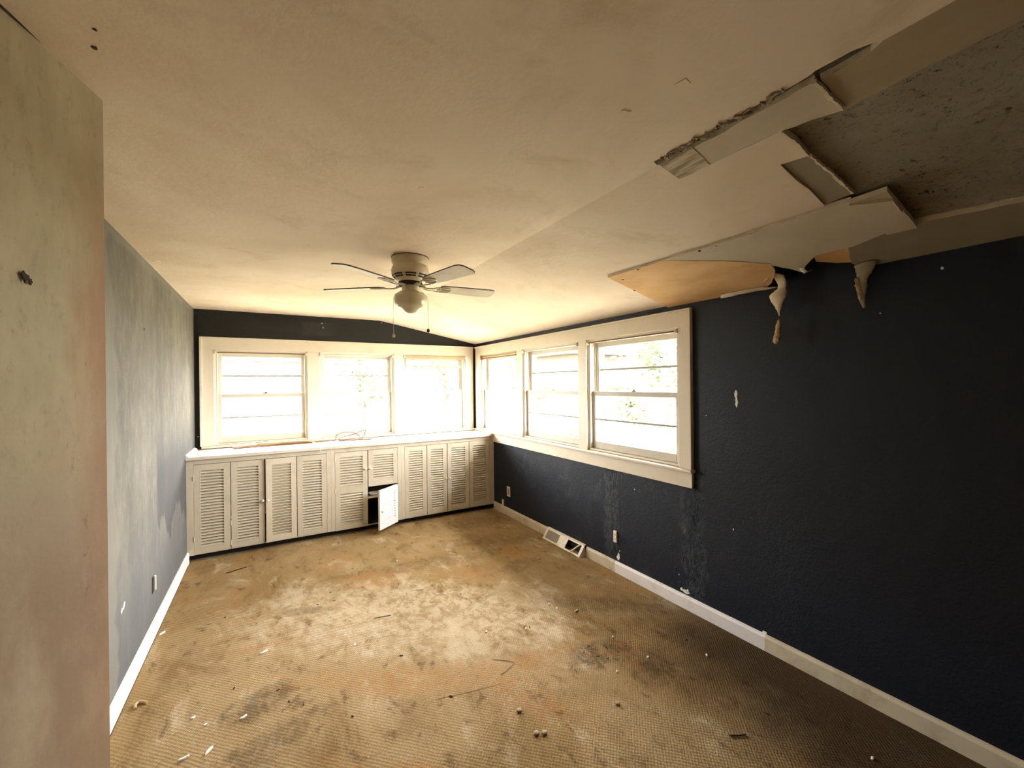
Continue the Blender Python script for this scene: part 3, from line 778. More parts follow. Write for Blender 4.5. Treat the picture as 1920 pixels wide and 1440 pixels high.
mini_blind()
root = tag(empty('blind_rail'), 'brown wooden blind rail at the top of the corner window in the navy wall', 'blind rail')
MB().box(PR(4.11, 1.872, 0.0), PR(4.985, 1.884, 0.024)).build('rail', M['wood_dark'], root)
MB().box(PR(4.11, 1.892, 0.0), PR(4.985, 1.902, 0.022)).build('rail', M['wood'], root)
MB().box(PR(4.94, 1.866, 0.0), PR(4.985, 1.906, 0.028)).build('end_cap', M['wood_dark'], root, bevel=.003)
tag(MB().tube([PB(-0.385, 1.900, 0.02), PB(0.41, 1.900, 0.02)], 0.0055, 10).build('rod_and_gap_shadow', M['wood_dark']), 'thin dark blind rod across the window beside the grey wall', 'rod')
tag(MB().tube([PR(1.96, 1.900, 0.02), PR(2.87, 1.900, 0.02)], 0.0055, 10).build('rod_and_gap_shadow', M['wood_dark']), 'thin dark bar in place of the gap shadow across the window next to bare navy wall', 'rod')  # dark bar stands in for the shadow gap at this window head

# ================================================================== CABINETS
DT = 0.022                                      # door thickness
FZ0, FZ1 = 0.055, 0.905


def slat_mesh(w, mat, tilt):
    mb = MB(); hw = w / 2; h, t_ = 0.0180, 0.0026
    c, s = math.cos(tilt), math.sin(tilt)
    pr = [(-t_, -h), (t_, -h), (t_, h), (-t_, h)]
    pr = [(y * c - z * s, y * s + z * c) for y, z in pr]
    mb.prism([(-hw, y, z) for y, z in pr], [(hw, y, z) for y, z in pr])
    return mb.mesh('slat', mat)


def louvre_door(parent, x0, x1, z0, z1, hinge, angle=0.0, fields=None, knob=None, mat='cabinet', smat='cab_slat', tilt=-0.95, y=YF, hinges=()):
    """door hung on the x=hinge side; local x runs from the hinge"""
    sgn = 1 if hinge == x0 else -1
    w = x1 - x0 - 0.003
    d = empty('door_pivot')
    bpy.data.objects.remove(d)
    mb = MB(); st = 0.050; xs = lambda q: sgn * q
    fields = fields or [(z0 + 0.055, z1 - 0.055)]
    zs = [z0] + [q for f_ in fields for q in f_] + [z1]
    mb.box((xs(0.0015), 0, z0), (xs(st), DT, z1)); mb.box((xs(w - st), 0, z0), (xs(w), DT, z1))
    for k in range(0, len(zs), 2): mb.box((xs(st), 0, zs[k]), (xs(w - st), DT, zs[k + 1]))
    door = mb.build('door', M[mat], parent, bevel=0.0015, fix=True)
    door.location = (hinge, y, 0); door.rotation_euler = (0, 0, angle)
    sm = slat_mesh(w - 2 * st + 0.004, M[smat], tilt)
    for za, zb in fields:
        k = max(2, round((zb - za) / 0.0262)); dz = (zb - za) / k
        for i in range(k):
            link_mesh('slat', sm, door, (xs(w / 2), DT * 0.55, za + (i + 0.5) * dz))
    if knob:
        kx, kz = knob
        mb = MB().lathe([(0.0055, 0), (0.005, 0.010), (0.011, 0.016), (0.0125, 0.021), (0.010, 0.026), (0.003, 0.028)], n=14)
        mb.v = [(xs(kx), -z, kz + y_) for x_, y_, z in mb.v for x_, y_, z in [(x_, y_, z)]] if False else [(xs(kx) + a, -c, kz + b) for a, b, c in mb.v]
        mb.build('knob', M['knob'], door, smooth='auto', fix=True)
    for hz in hinges:
        MB().lathe([(0.0042, -0.022), (0.0042, 0.022)], (xs(0.0), -0.001, hz), 8).build('hinge', M['cabinet'], door, fix=True)
    return door


def unit(name, label, x0, x1, stiles, back=True):
    root = tag(empty(name, (0, 0, 0)), label, 'cabinet')
    yb_ = D - 0.004
    mb = MB()
    mb.box((x0, YF + DT, FZ0), (x0 + 0.016, yb_, FZ1)); mb.box((x1 - 0.016, YF + DT, FZ0), (x1, yb_, FZ1))
    mb.box((x0, YF + DT + .002, FZ0), (x1, yb_, FZ0 + 0.016)); mb.box((x0, yb_ - .008, FZ0), (x1, yb_, FZ1))
    mb.build('carcass', M['gap'], root)
    mb = MB().box((x0, YF + 0.075, 0), (x1, YF + 0.09, FZ0 + .004)); mb.build('kick_board', M['toe'], root)
    MB().box((x0, YF + DT + .012, 0.335), (x1, yb_ - .01, 0.352)).build('shelf', M['cabinet'], root)
    mb = MB()
    for a, b in stiles: mb.box((a, YF, FZ0 + .004), (b, YF + DT, FZ1))
    gaps = [(b, c) for (a, b), (c, d) in zip(stiles, stiles[1:])]
    for a, b in gaps:
        mb.box((a, YF, 0.862), (b, YF + DT, FZ1)); mb.box((a, YF + .004, FZ0 + .004), (b, YF + DT, FZ0 + .012))
    mb.build('face_frame', M['cabinet'], root, bevel=0.0015)
    return root


DZ0, DZ1 = 0.066, 0.858
U1 = unit('louvre_cabinet', 'cream louvred cabinet of four tall folding doors beside the grey wall', -0.590, 0.598, [(-0.590, -0.531), (0.560, 0.598)])
louvre_door(U1, -0.531, -0.257, DZ0, DZ1, -0.531, hinges=(0.74, 0.20))
louvre_door(U1, -0.256, 0.016, DZ0, DZ1, -0.256, knob=(0.252, 0.47), hinges=(0.30, 0.12))
louvre_door(U1, 0.019, 0.286, DZ0, DZ1, 0.286, angle=0.07, knob=(0.248, 0.47), tilt=0.62)
louvre_door(U1, 0.287, 0.560, DZ0, DZ1, 0.560, hinges=(0.76, 0.18))
U2 = unit('louvre_cabinet', 'cream louvred cabinet with a small white door hanging open', 0.598, 1.320, [(0.598, 0.636), (1.283, 1.320)])
louvre_door(U2, 0.636, 0.963, DZ0 - .01, DZ1, 0.636, fields=[(DZ0 + .045, 0.425), (0.510, DZ1 - 0.055)], knob=(0.302, 0.665), hinges=(0.79, 0.47, 0.15))
louvre_door(U2, 0.965, 1.283, 0.470, DZ1, 1.283, fields=[(0.545, DZ1 - 0.06)], knob=(0.292, 0.66), hinges=(0.80, 0.53))
dr = louvre_door(U2, 0.965, 1.283, 0.045, 0.458, 1.283, angle=0.68, fields=[(0.105, 0.405)], knob=(0.290, 0.235), mat='door_white', smat='door_white')
tag(dr, 'small white louvred door standing open')
U3 = unit('louvre_cabinet', 'cream louvred cabinet of four tall doors beside the navy wall', 1.320, 2.484, [(1.320, 1.359), (2.420, 2.484)])
louvre_door(U3, 1.359, 1.616, DZ0, DZ1, 1.359, hinges=(0.75, 0.2))
louvre_door(U3, 1.618, 1.864, DZ0, DZ1, 1.618, knob=(0.226, 0.455))
louvre_door(U3, 1.866, 2.143, DZ0, DZ1, 2.143, knob=(0.256, 0.455))
louvre_door(U3, 2.145, 2.420, DZ0, DZ1, 2.420)

# worktop: one painted run, slightly worn front edge
mb = MB(); xs = [-0.588 + k * (2.484 + 0.588) / 24 for k in range(25)]
for i in range(24):
    a, b = xs[i], xs[i + 1]; ya, yb2 = [4.648 + 0.003 * math.sin(q * 3.1) for q in (a, b)]
    A = [(a, ya, ZCT - 0.027), (a, ya, ZCT - .004), (a, ya + .004, ZCT), (a, D - .004, ZCT), (a, D - .004, ZCT - 0.027)]
    B = [(b, yb2, ZCT - 0.027), (b, yb2, ZCT - .004), (b, yb2 + .004, ZCT), (b, D - .004, ZCT), (b, D - .004, ZCT - 0.027)]
    mb.prism(A, B)
wt = mb.build('worktop', M['counter'], fix=True)
tag(wt, 'long white painted worktop running over the louvred cabinets', 'worktop')
mb = MB(); xa, xb = left_x(4.65) + .002, left_x(D - .03) + .002
mb.prism([(xa, 4.645, ZCT), (xa + .024, 4.645, ZCT), (xa + .016, 4.645, ZCT + .016), (xa, 4.645, ZCT + .024)],
         [(xb, D - .03, ZCT), (xb + .024, D - .03, ZCT), (xb + .016, D - .03, ZCT + .016), (xb, D - .03, ZCT + .024)])
S(mb.build('trim_3', M['base_white'], fix=True), 'white cleat where the worktop meets the grey wall', 'trim')

# ------------------------------------------------------------------ things on the worktop
def plank(p, q, w, h, z, mat, label, group, warp=0.0):
    p, q = Vector((p[0], p[1], z)), Vector((q[0], q[1], z)); d = (q - p).normalized(); s = Vector((-d.y, d.x, 0)) * w / 2
    mb = MB(); k = 8; rows = []
    for i in range(k + 1):
        c = p.lerp(q, i / k) + Vector((0, 0, warp * math.sin(math.pi * i / k)))
        rows.append([c - s, c + s, c + s + Vector((0, 0, h)), c - s + Vector((0, 0, h))])
    for a, b in zip(rows, rows[1:]): mb.prism(a, b)
    return tag(mb.build('wooden_blind_slat', mat, fix=True), label, 'wood slat', group)


g = 'wooden blind slats on the worktop'
plank((-0.24, 5.040), (0.46, 5.062), 0.045, 0.010, ZCT + .0005, M['wood_dark'], 'dark wooden slat at the bottom of the slat pile on the worktop', g)
plank((-0.26, 5.10), (0.47, 5.125), 0.050, 0.010, ZCT + .0005, M['wood'], 'tan wooden slat lying flat against the window side of the pile', g)
plank((-0.25, 5.068), (0.44, 5.092), 0.045, 0.010, ZCT + .0115, M['wood'], 'tan wooden slat lying on top of the slat pile', g, 0.004)
plank((-0.05, 5.085), (0.50, 5.055), 0.030, 0.009, ZCT + .0262, M['wood'], 'narrow tan slat lying askew across the slat pile', g)


def loop_path(c, pts, z):
    return [(c[0] + a, c[1] + b, z + h_) for a, b, h_ in pts]


def smooth_path(pts, k=8):
    P = [Vector(p) for p in pts]; out = []
    for i in range(len(P) - 1):
        a, b, c, d = P[max(i - 1, 0)], P[i], P[i + 1], P[min(i + 2, len(P) - 1)]
        for j in range(k):
            t_ = j / k
            out.append(0.5 * ((2 * b) + (c - a) * t_ + (2 * a - 5 * b + 4 * c - d) * t_ ** 2 + (3 * b - a - 3 * c + d) * t_ ** 3))
    out.append(P[-1]); return out


def cable(name, pts, r, mat, label, cat='cable', ends=True):
    root = tag(empty(name, (pts[0][0], pts[0][1], ZCT)), label, cat)
    sp_ = [Vector((p.x, p.y, max(p.z, ZCT + r * 1.8))) for p in smooth_path(pts)]; mb = MB().tube([p - Vector(root.location) for p in sp_], r, 8); mb.build('cord', mat, root, smooth=True, fix=True)
    if ends:
        e = sp_[-1] - Vector(root.location); d = (sp_[-1] - sp_[-2]).normalized()
        MB().tube([e - d * .003, e + d * .02], [r * 1.5, r * 1.1], 8).build('plug', mat, root, smooth=True, fix=True)
    return root


zc = ZCT + 0.004
cable('coiled_cable', [(0.50, 5.06, zc), (0.62, 5.08, zc), (0.70, 5.09, zc + .01), (0.72, 5.11, zc + .06), (0.80, 5.10, zc + .085), (0.90, 5.07, zc + .075), (0.96, 5.03, zc + .02), (0.90, 5.01, zc), (0.76, 5.03, zc),
                       (0.74, 5.06, zc + .03), (0.86, 5.07, zc + .05), (0.98, 5.08, zc + .09), (1.02, 5.06, zc + .10), (1.0, 5.03, zc + .05), (0.97, 5.01, zc + .005), (1.06, 4.99, zc)], 0.0045, M['cable'],
      'brown coiled cable standing up in loops on the worktop')
cable('flat_cable', [(0.72, 4.985, zc), (0.80, 4.965, zc + .012), (0.90, 4.955, zc + .006), (0.99, 4.945, zc + .004), (1.03, 4.925, zc)], 0.007, M['wood_dark'], 'thick reddish brown cord bundle lying under the cable loops')
cable('thin_cable', [(1.08, 4.90, zc), (1.12, 4.93, zc + .012), (1.18, 4.98, zc + .03), (1.28, 4.97, zc + .012), (1.36, 4.92, zc), (1.46, 4.90, zc)], 0.0022, M['cable_grey'], 'thin grey wire trailing along the worktop past the cables', ends=False)
cable('grey_cable', [(0.49, 5.02, zc), (0.58, 5.03, zc), (0.68, 5.045, zc)], 0.004, M['cable_grey'], 'short grey cable running toward the wooden slats', ends=True)
for nm, xq, lb_ in (('hanging_string', 0.50, 'fine pale string over the worktop edge, closer to the grey wall'), ('hanging_string', 0.60, 'fine pale string over the worktop edge, closer to the open door')):
    pts = [(xq + .02, 4.80, ZCT + .002), (xq, 4.66, ZCT + .003), (xq - .004, 4.642, ZCT - .01), (xq + .008, 4.641, ZCT - .06), (xq + .016, 4.643, ZCT - .085)]
    tag(MB().tube(smooth_path(pts, 5), 0.0012, 5).build(nm, M['white_plastic'], fix=True), lb_, 'string', 'strings over the worktop edge')
plank((0.62, 4.72), (1.06, 4.665), 0.022, 0.005, ZCT + .0005, M['base_white'], 'thin white lath lying along the front edge of the worktop', None).name = 'white_lath'
plank((1.735, 4.665), (1.845, 4.648), 0.012, 0.004, ZCT + .0005, M['scrap_dark'], 'short black stick on the worktop above the tall doors', None).name = 'black_stick'
for x, y, s_, mt in ((0.02, 4.86, .03, 'wood'), (-0.10, 4.80, .016, 'wood'), (1.30, 4.86, .02, 'cable_grey'), (0.56, 4.90, .022, 'scrap_dark'), (0.62, 4.86, .016, 'scrap_dark')):
    ring = [(x + s_ * random.uniform(.5, 1.2) * math.cos(a), y + s_ * random.uniform(.3, .8) * math.sin(a)) for a in [k * math.pi / 3.5 for k in range(7)]]
    tag(MB().prism([(p, q, ZCT + .0004) for p, q in ring], [(p, q, ZCT + .0035) for p, q in ring]).build('debris_scrap', M[mt], fix=True), {'wood': 'tan wood scrap lying on the bare end of the worktop', 'cable_grey': 'grey scrap on the worktop past the cables', 'scrap_dark': 'black scrap between wooden slats and cables on the worktop'}[mt], 'debris', 'scraps on the worktop')
# bowl glimpsed inside the open cabinet
b = tag(empty('glass_dish', (1.04, YF + 0.10, 0.3525)), 'small pale dish on the shelf inside the open cabinet', 'dish')
MB().lathe([(0.02, 0.0), (0.045, 0.010), (0.055, 0.028), (0.052, 0.028), (0.040, 0.012), (0.0, 0.006)], n=20).build('bowl', M['flake'], b, smooth=True, fix=True)

# ================================================================== CEILING FAN
FX, FY = 0.790, 2.552
fan = tag(empty('ceiling_fan', (FX, FY, ZC)), 'yellowed five-blade flush ceiling fan with an opal bowl light', 'ceiling fan')


def rel(z): return z - ZC


MB().lathe([(0.088, 0.0), (0.113, 0.0), (0.1135, -0.004)], n=36).build('ceiling_ring', M['fan_dark'], fan, smooth='auto', fix=True)
MB().lathe([(0.110, -0.003), (0.112, -0.030), (0.104, -0.044), (0.102, -0.052), (0.109, -0.062), (0.114, -0.082), (0.112, -0.102), (0.100, -0.122), (0.090, -0.132), (0.086, -0.146), (0.078, -0.150)], n=40).build('motor_housing', M['fan_white'], fan, smooth='auto', fix=True)


def arc_slot(r0, r1, z0, z1, a0, a1):
    mb = MB(); k = 6; A = []
    for i in range(k + 1):
        a = a0 + (a1 - a0) * i / k
        A.append([(r0 * math.cos(a), r0 * math.sin(a), z0), (r1 * math.cos(a), r1 * math.sin(a), z1)])
    pts = [q[0] for q in A] + [q[1] for q in reversed(A)]
    out = [(x * 1.012, y * 1.012, z) for x, y, z in pts]
    mb.prism(pts, out); return mb


for zt, zb_, r0, r1 in ((-0.111, -0.119, 0.1075, 0.103), (-0.123, -0.131, 0.0995, 0.0915)):
    for k in range(8):
        a = k * math.pi / 4 + 0.2
        arc_slot(r0, r1, zt, zb_, a, a + 0.62).build('vent_slot', M['fan_dark'], fan, fix=True)
MB().lathe([(0.070, -0.150), (0.074, -0.158), (0.072, -0.168), (0.052, -0.172)], n=32).build('rotor', M['fan_dark'], fan, smooth='auto', fix=True)
MB().lathe([(0.050, -0.168), (0.052, -0.178), (0.049, -0.198), (0.052, -0.206), (0.056, -0.212)], n=32).build('switch_housing', M['fan_white'], fan, smooth='auto', fix=True)
MB().lathe([(0.056, -0.210), (0.078, -0.216), (0.094, -0.228), (0.1005, -0.246), (0.099, -0.264), (0.092, -0.286), (0.080, -0.303), (0.058, -0.309), (0.050, -0.316), (0.034, -0.333), (0.012, -0.341), (0.001, -0.342)], n=40).build('light_bowl', M['opal'], fan, smooth='auto', fix=True)


def blade_mesh():
    L0, L1 = 0.185, 0.555
    out = []
    for t_, w in ((0, .040), (.04, .048), (.3, .055), (.7, .061), (.90, .0625), (.965, .055), (1.0, .032)): out.append((L0 + (L1 - L0) * t_, w))
    ring = [(x, w) for x, w in out] + [(x, -w) for x, w in reversed(out)]
    mb = MB(); mb.prism([(x, y, -0.0035) for x, y in ring], [(x, y, 0.0035) for x, y in ring], 0, 1)
    return mb


def iron_mesh():
    mb = MB()
    for s in (-1, 1):
        mb.tube([(0.062, s * .010, 0.002), (0.10, s * .012, -0.010), (0.135, s * .018, -0.010), (0.165, s * .030, -0.007), (0.205, s * .034, -0.006), (0.245, s * .026, -0.006), (0.262, 0.0, -0.006)], 0.0042, 6)
    mb.tube([(0.165, 0, -0.007), (0.262, 0, -0.006)], 0.004, 6); mb.tube([(0.185, -.032, -.007), (0.185, .032, -.007)], 0.004, 6)
    mb.box((0.055, -0.012, -0.006), (0.09, 0.012, 0.004))
    return mb


bm_ = blade_mesh().mesh('blade', [M['blade'], M['blade_edge']]); im_ = iron_mesh().mesh('blade_iron', [M['fan_white']])
import bmesh as _bm
for me in (bm_, im_):
    q = _bm.new(); q.from_mesh(me); _bm.ops.recalc_face_normals(q, faces=q.faces); q.to_mesh(me); q.free()
for k in range(5):
    a = math.radians(-3 + 72 * k)
    bl2 = link_mesh('blade', bm_, fan, (0, 0, -0.168), (math.radians(-13), 0, 0))
    bl2.rotation_mode = 'XYZ'
    bl2.matrix_local = Matrix.Translation((0, 0, -0.172)) @ Matrix.Rotation(a, 4, 'Z') @ Matrix.Rotation(math.radians(-10), 4, 'X')
    ir = link_mesh('blade_iron', im_, bl2)
# pull chains hang clear of the bowl on the left and right as seen from the entry
rt = Vector((math.cos(YAW), -math.sin(YAW), 0))
for s, zb_, ball in ((-1, -0.475, 'wood'), (1, -0.445, 'fan_dark')):
    p0 = rt * (0.052 * s); p1 = rt * (0.106 * s)
    ch = MB().tube([(p0.x, p0.y, -0.19), (p1.x * .75, p1.y * .75, -0.215), (p1.x, p1.y, -0.245), (p1.x, p1.y, zb_)], 0.0014, 6).build('pull_chain', M['metal'], fan, fix=True)
    MB().lathe([(0.001, 0.012), (0.008, 0.008), (0.0105, 0.0), (0.008, -0.008), (0.001, -0.012)], (p1.x, p1.y, zb_), 12).build('pull_knob', M[ball], ch, smooth=True, fix=True)

# ================================================================== SMALL FITTINGS
def outlet(y, z, plate, label):
    root = tag(empty('wall_outlet', (R, y, z)), label, 'outlet')
    if plate: MB().box((-0.006, -0.036, -0.058), (0, 0.036, 0.058)).build('cover_plate', M['white_plastic'], root, bevel=0.002)
    else: MB().box((-0.0015, -0.032, -0.052), (0, 0.034, 0.050)).build('wall_hole', M['gap'], root)
    d = -0.0065 if plate else -0.010
    MB().box((d - .004, -0.017, -0.034 - (0 if plate else .012)), (d + .002 if plate else -0.001, 0.017, 0.034 + (0 if plate else .012))).build('receptacle', M['wood' if plate else 'white_plastic'], root, bevel=0.002)
    for s in (-1, 1):
        for t_ in (-.006, .006):
            MB().box((d - .0048, t_ - .0012, s * .017 - .005), (d - .0035, t_ + .0012, s * .017 + .005)).build('slot', M['gap'], root)
    return root


outlet(4.322, 0.285, True, 'ivory wall outlet with cover plate on the navy wall beside the cabinets')
outlet(2.569, 0.290, False, 'bare wall outlet missing its cover plate on the blistered navy wall')
tag(MB().box((R - 0.014, 4.435, 0.092), (R, 4.465, 0.165)).build('cable_stub', M['white_plastic'], bevel=.002), 'short white cable stub above the baseboard near the cabinets', 'cable stub')
lo_ = tag(empty('wall_outlet', (left_x(3.446), 3.446, 0.318)), 'outlet hole with a tilted ivory receptacle on the grey wall', 'outlet')
MB().box((0, -0.03, -0.05), (0.0012, 0.03, 0.05)).build('wall_hole', M['gap'], lo_)
MB().box((0.001, 0.004, -0.045), (0.012, 0.026, 0.045)).build('receptacle', M['white_plastic'], lo_, bevel=.002)

# toe-level heat register, wedge shaped, with a bent vane
reg = tag(empty('baseboard_register', (R, 3.225, 0)), 'broken wedge-shaped white heat register against the navy wall baseboard', 'heat register')
yl, ht, dp = 0.285, 0.100, 0.085


def rp(v, s):                                   # s runs 0 (top) .. 1 (bottom front) down the sloping face
    return (-0.020 - (dp - 0.020) * s, v, ht - (ht - 0.006) * s)


def slab(name, v0, v1, s0, s1, th, mat, parent=reg):
    a = [rp(v0, s0), rp(v1, s0), rp(v1, s1), rp(v0, s1)]
    b_ = [(x + th, y, z - th * .6) for x, y, z in a]
    return MB().prism(a, b_).build(name, M[mat], parent, fix=True)


slab('face_frame', -yl, yl, 0.0, 0.13, 0.008, 'register'); slab('face_frame', -yl, yl, 0.87, 1.0, 0.008, 'register')
slab('face_frame', -yl, -yl + .03, 0.13, 0.87, 0.008, 'register'); slab('face_frame', yl - .03, yl, 0.13, 0.87, 0.008, 'register')
slab('centre_panel', -0.060, 0.060, 0.13, 0.87, 0.006, 'register')
slab('damper_plate', 0.060, yl - .03, 0.13, 0.87, 0.002, 'damper')
MB().prism([(-0.001, -yl + .002, 0.004), (-0.085, -yl + .002, 0.004), (-0.020, -yl + .002, ht)], [(-0.001, -yl + .006, 0.004), (-0.085, -yl + .006, 0.004), (-0.020, -yl + .006, ht)]).build('end_cap', M['register'], reg, fix=True)
MB().prism([(-0.001, yl - .006, 0.004), (-0.085, yl - .006, 0.004), (-0.020, yl - .006, ht)], [(-0.001, yl - .002, 0.004), (-0.085, yl - .002, 0.004), (-0.020, yl - .002, ht)]).build('end_cap', M['register'], reg, fix=True)
MB().box((-0.024, -yl, ht - .004), (-0.001, yl, ht + .004)).build('top_flange', M['register'], reg, bevel=.002)
MB().box((-0.006, -yl, 0.003), (-0.001, yl, ht - .004)).build('dark_back', M['gap'], reg)
v = MB().tube([(-0.030, -0.235, 0.092), (-0.100, -0.165, 0.016)], 0.007, 8).build('bent_vane', M['register'], reg, fix=True)

# chips of white plaster showing through the navy wall, and on the grey wall
def chip(parent, pts, nrm, mat):
    mb = MB(); pts = [Vector(p) for p in pts]; d = Vector(nrm) * 0.0022
    mb.prism([p for p in pts], [p + d for p in pts])
    mb.build('paint_chip', M[mat], parent, fix=True)


def blob(y, z, ry, rz, seed):
    r_ = random.Random(seed)
    return [(R + .0002, y + ry * r_.uniform(.5, 1.1) * math.cos(a), z + rz * r_.uniform(.6, 1.1) * math.sin(a)) for a in [k * math.pi / 5 for k in range(10)]]


for i, (y, z, a, b2) in enumerate(((1.534, 1.475, .010, .028), (1.530, 1.425, .010, .034), (2.545, 0.128, .020, .024), (2.540, 0.150, .010, .018), (2.527, 0.185, .005, .007), (1.905, 0.112, .030, .014),
                                   (1.94, 0.118, .012, .012), (1.89, 0.125, .012, .014), (1.378, 0.098, .018, .010), (1.735, 1.33, .005, .005), (0.62, 2.02, .006, .007), (0.83, 1.86, .004, .003), (1.56, 0.64, .004, .007), (2.36, 0.72, .005, .005), (1.96, 0.21, .004, .005))):
    chip(wall_right, blob(y, z, a, b2, i), (-1, 0, 0), 'flake')
for i, (y, z, a, b2) in enumerate(((2.838, .456, .012, .006), (2.80, .445, .008, .005), (3.3, 1.9, .006, .003))):
    r_ = random.Random(i + 50)
    chip(wall_left, [(left_x(y) - .0004, y + a * 2.2 * math.cos(w) * r_.uniform(.6, 1), z + b2 * 2 * math.sin(w) + a * .8 * math.cos(w)) for w in [k * math.pi / 4 for k in range(8)]], (1, 0, 0), 'flake' if i < 2 else 'gap')
# blistered, wrinkled paint below the windows
mb = MB(); rb = random.Random(11)


def wrinkle(y, z, L, rad):
    pts = []; yy = y
    for k in range(5):
        pts.append((R + rad * 0.45, yy, z - L * k / 4)); yy += rb.uniform(-.012, .012)
    mb.tube(pts, [rad * .3, rad, rad * 1.1, rad * .8, rad * .2], 6)


for cy, sy, z0_, z1_, cnt in ((1.845, .035, .10, .80, 46), (1.80, .06, .30, .70, 12), (2.02, .03, .28, .52, 12), (1.98, .06, .10, .28, 18), (2.63, .035, .12, .45, 22), (2.72, .08, .12, .40, 8), (2.15, .12, .70, .80, 8), (1.55, .10, .55, .75, 10)):
    for k in range(cnt):
        wrinkle(rb.gauss(cy, sy * .6), rb.uniform(z0_, z1_), rb.uniform(.012, .06), rb.uniform(.0015, .0042))
bw = mb.build('blistered_paint', M['navy'], wall_right, smooth=True, fix=True); bw['kind'] = 'stuff'
# gouges in the near wall
nv = Vector((1.253, -0.397, 0)).normalized(); fdir = Vector((-0.387, -1.22, 0)).normalized(); P0 = Vector((-0.363, 1.53, 0))
for i, (d_, z, w, h_) in enumerate(((0.235, 1.79, .011, .013), (0.222, 1.783, .005, .008), (0.30, 1.82, .008, .006))):
    r_ = random.Random(i + 90); c = P0 + fdir * d_ + Vector((0, 0, z)) - nv * .0005
    chip(wall_entry, [c + fdir * w * math.cos(a) * r_.uniform(.5, 1.1) + Vector((0, 0, h_ * math.sin(a) * r_.uniform(.5, 1.1))) for a in [k * math.pi / 8 for k in range(16)]], nv, 'scrap_dark')
pa, pb_ = P0 + fdir * 0.19, P0 + fdir * 0.34
MB().tube([pa + Vector((0, 0, ZC - .002)) + nv * .001, (pa + pb_) / 2 + Vector((0, 0, ZC - .002)) + nv * .002, pb_ + Vector((0, 0, ZC - .002)) + nv * .002], [.0004, .0022, .003], 6).build('joint_crack', M['scrap_dark'], wall_entry, fix=True)
# pins in the charcoal wall
for x, z in ((0.59, 2.255), (0.60, 2.205), (1.25, 2.30), (-0.548, 1.06)):
    MB().lathe([(0.0055, 0), (0.0045, 0.004), (0.001, 0.006)], n=8).build('wall_pin', M['flake'], bpy.data.objects['wall_back'], fix=True).matrix_local = Matrix.Translation((x, D - .001, z)) @ Matrix.Rotation(math.radians(90), 4, 'X')

# ================================================================== LITTER ON THE CARPET
def scrap(name, x, y, a, b, h, rz, mat, label, cat, group, seed):
    r_ = random.Random(seed)
    ring = [(a * r_.uniform(.6, 1.1) * math.cos(w), b * r_.uniform(.6, 1.1) * math.sin(w)) for w in [k * math.pi / 3.5 for k in range(7)]]
    mb = MB().prism([(p, q, 0.0) for p, q in ring], [(p * .9, q * .9, h + .2 * abs(p)) for p, q in ring])
    o = mb.build(name, M[mat], fix=True); o.location = (x, y, 0.001); o.rotation_euler = (0, 0, rz)
    tag(o, label, cat, group)


WH = [(-0.007, 2.871), (-0.088, 2.357), (0.462, 2.666), (1.009, 3.743), (-0.292, 2.229), (-0.209, 2.218), (-0.293, 2.478), (-0.238, 2.397), (1.194, 2.375), (-0.555, 3.431), (1.716, 2.436), (1.734, 2.367), (1.827, 2.269),
      (1.423, 2.275), (1.825, 1.921), (2.154, 1.517), (1.624, 1.68), (1.858, 1.677), (2.136, 0.754)]
for i, (x, y) in enumerate(WH):
    big = i in (0, 1, 4, 5, 12, 9)
    scrap('paint_flake', x, y, 0.024 if big else 0.011, 0.008 if big else 0.007, 0.004, random.uniform(0.2, 1.0), 'flake', 'white paint flake against the white baseboard on the carpet' if i == 9 else 'long white paint flake lying on the brown carpet' if big else 'tiny white paint crumb lying on the brown carpet', 'paint flake', 'white paint flakes on the carpet', i)
DK = [(0.326, 3.295), (0.057, 2.479), (-0.138, 2.611), (0.793, 1.978), (0.671, 2.421), (-0.228, 3.444), (0.429, 3.439), (1.182, 3.743), (0.646, 3.791), (1.622, 1.833), (1.66, 1.787), (2.181, 1.671), (1.878, 1.833), (2.286, 3.136),
      (2.094, 3.104), (1.772, 1.107), (2.011, 1.109), (1.58, 1.9), (1.72, 1.86), (1.75, 1.80), (1.64, 1.93), (0.10, 2.36), (0.16, 2.30), (1.25, 2.9), (0.9, 3.3), (1.45, 2.27), (0.35, 2.1)]
for i, (x, y) in enumerate(DK):
    scrap('leaf_scrap', x, y, random.uniform(.007, .014), random.uniform(.003, .005), 0.002, random.uniform(0, 3), 'scrap_dark', 'dark crumbled leaf scrap lying on the brown carpet', 'debris', 'dark scraps on the carpet', 200 + i)


def stick(pts, r, mat, label):
    o = MB().tube(smooth_path([(x, y, r + .001) for x, y in pts], 4), r, 6).build('dry_twig', M[mat], fix=True); tag(o, label, 'twig', None)


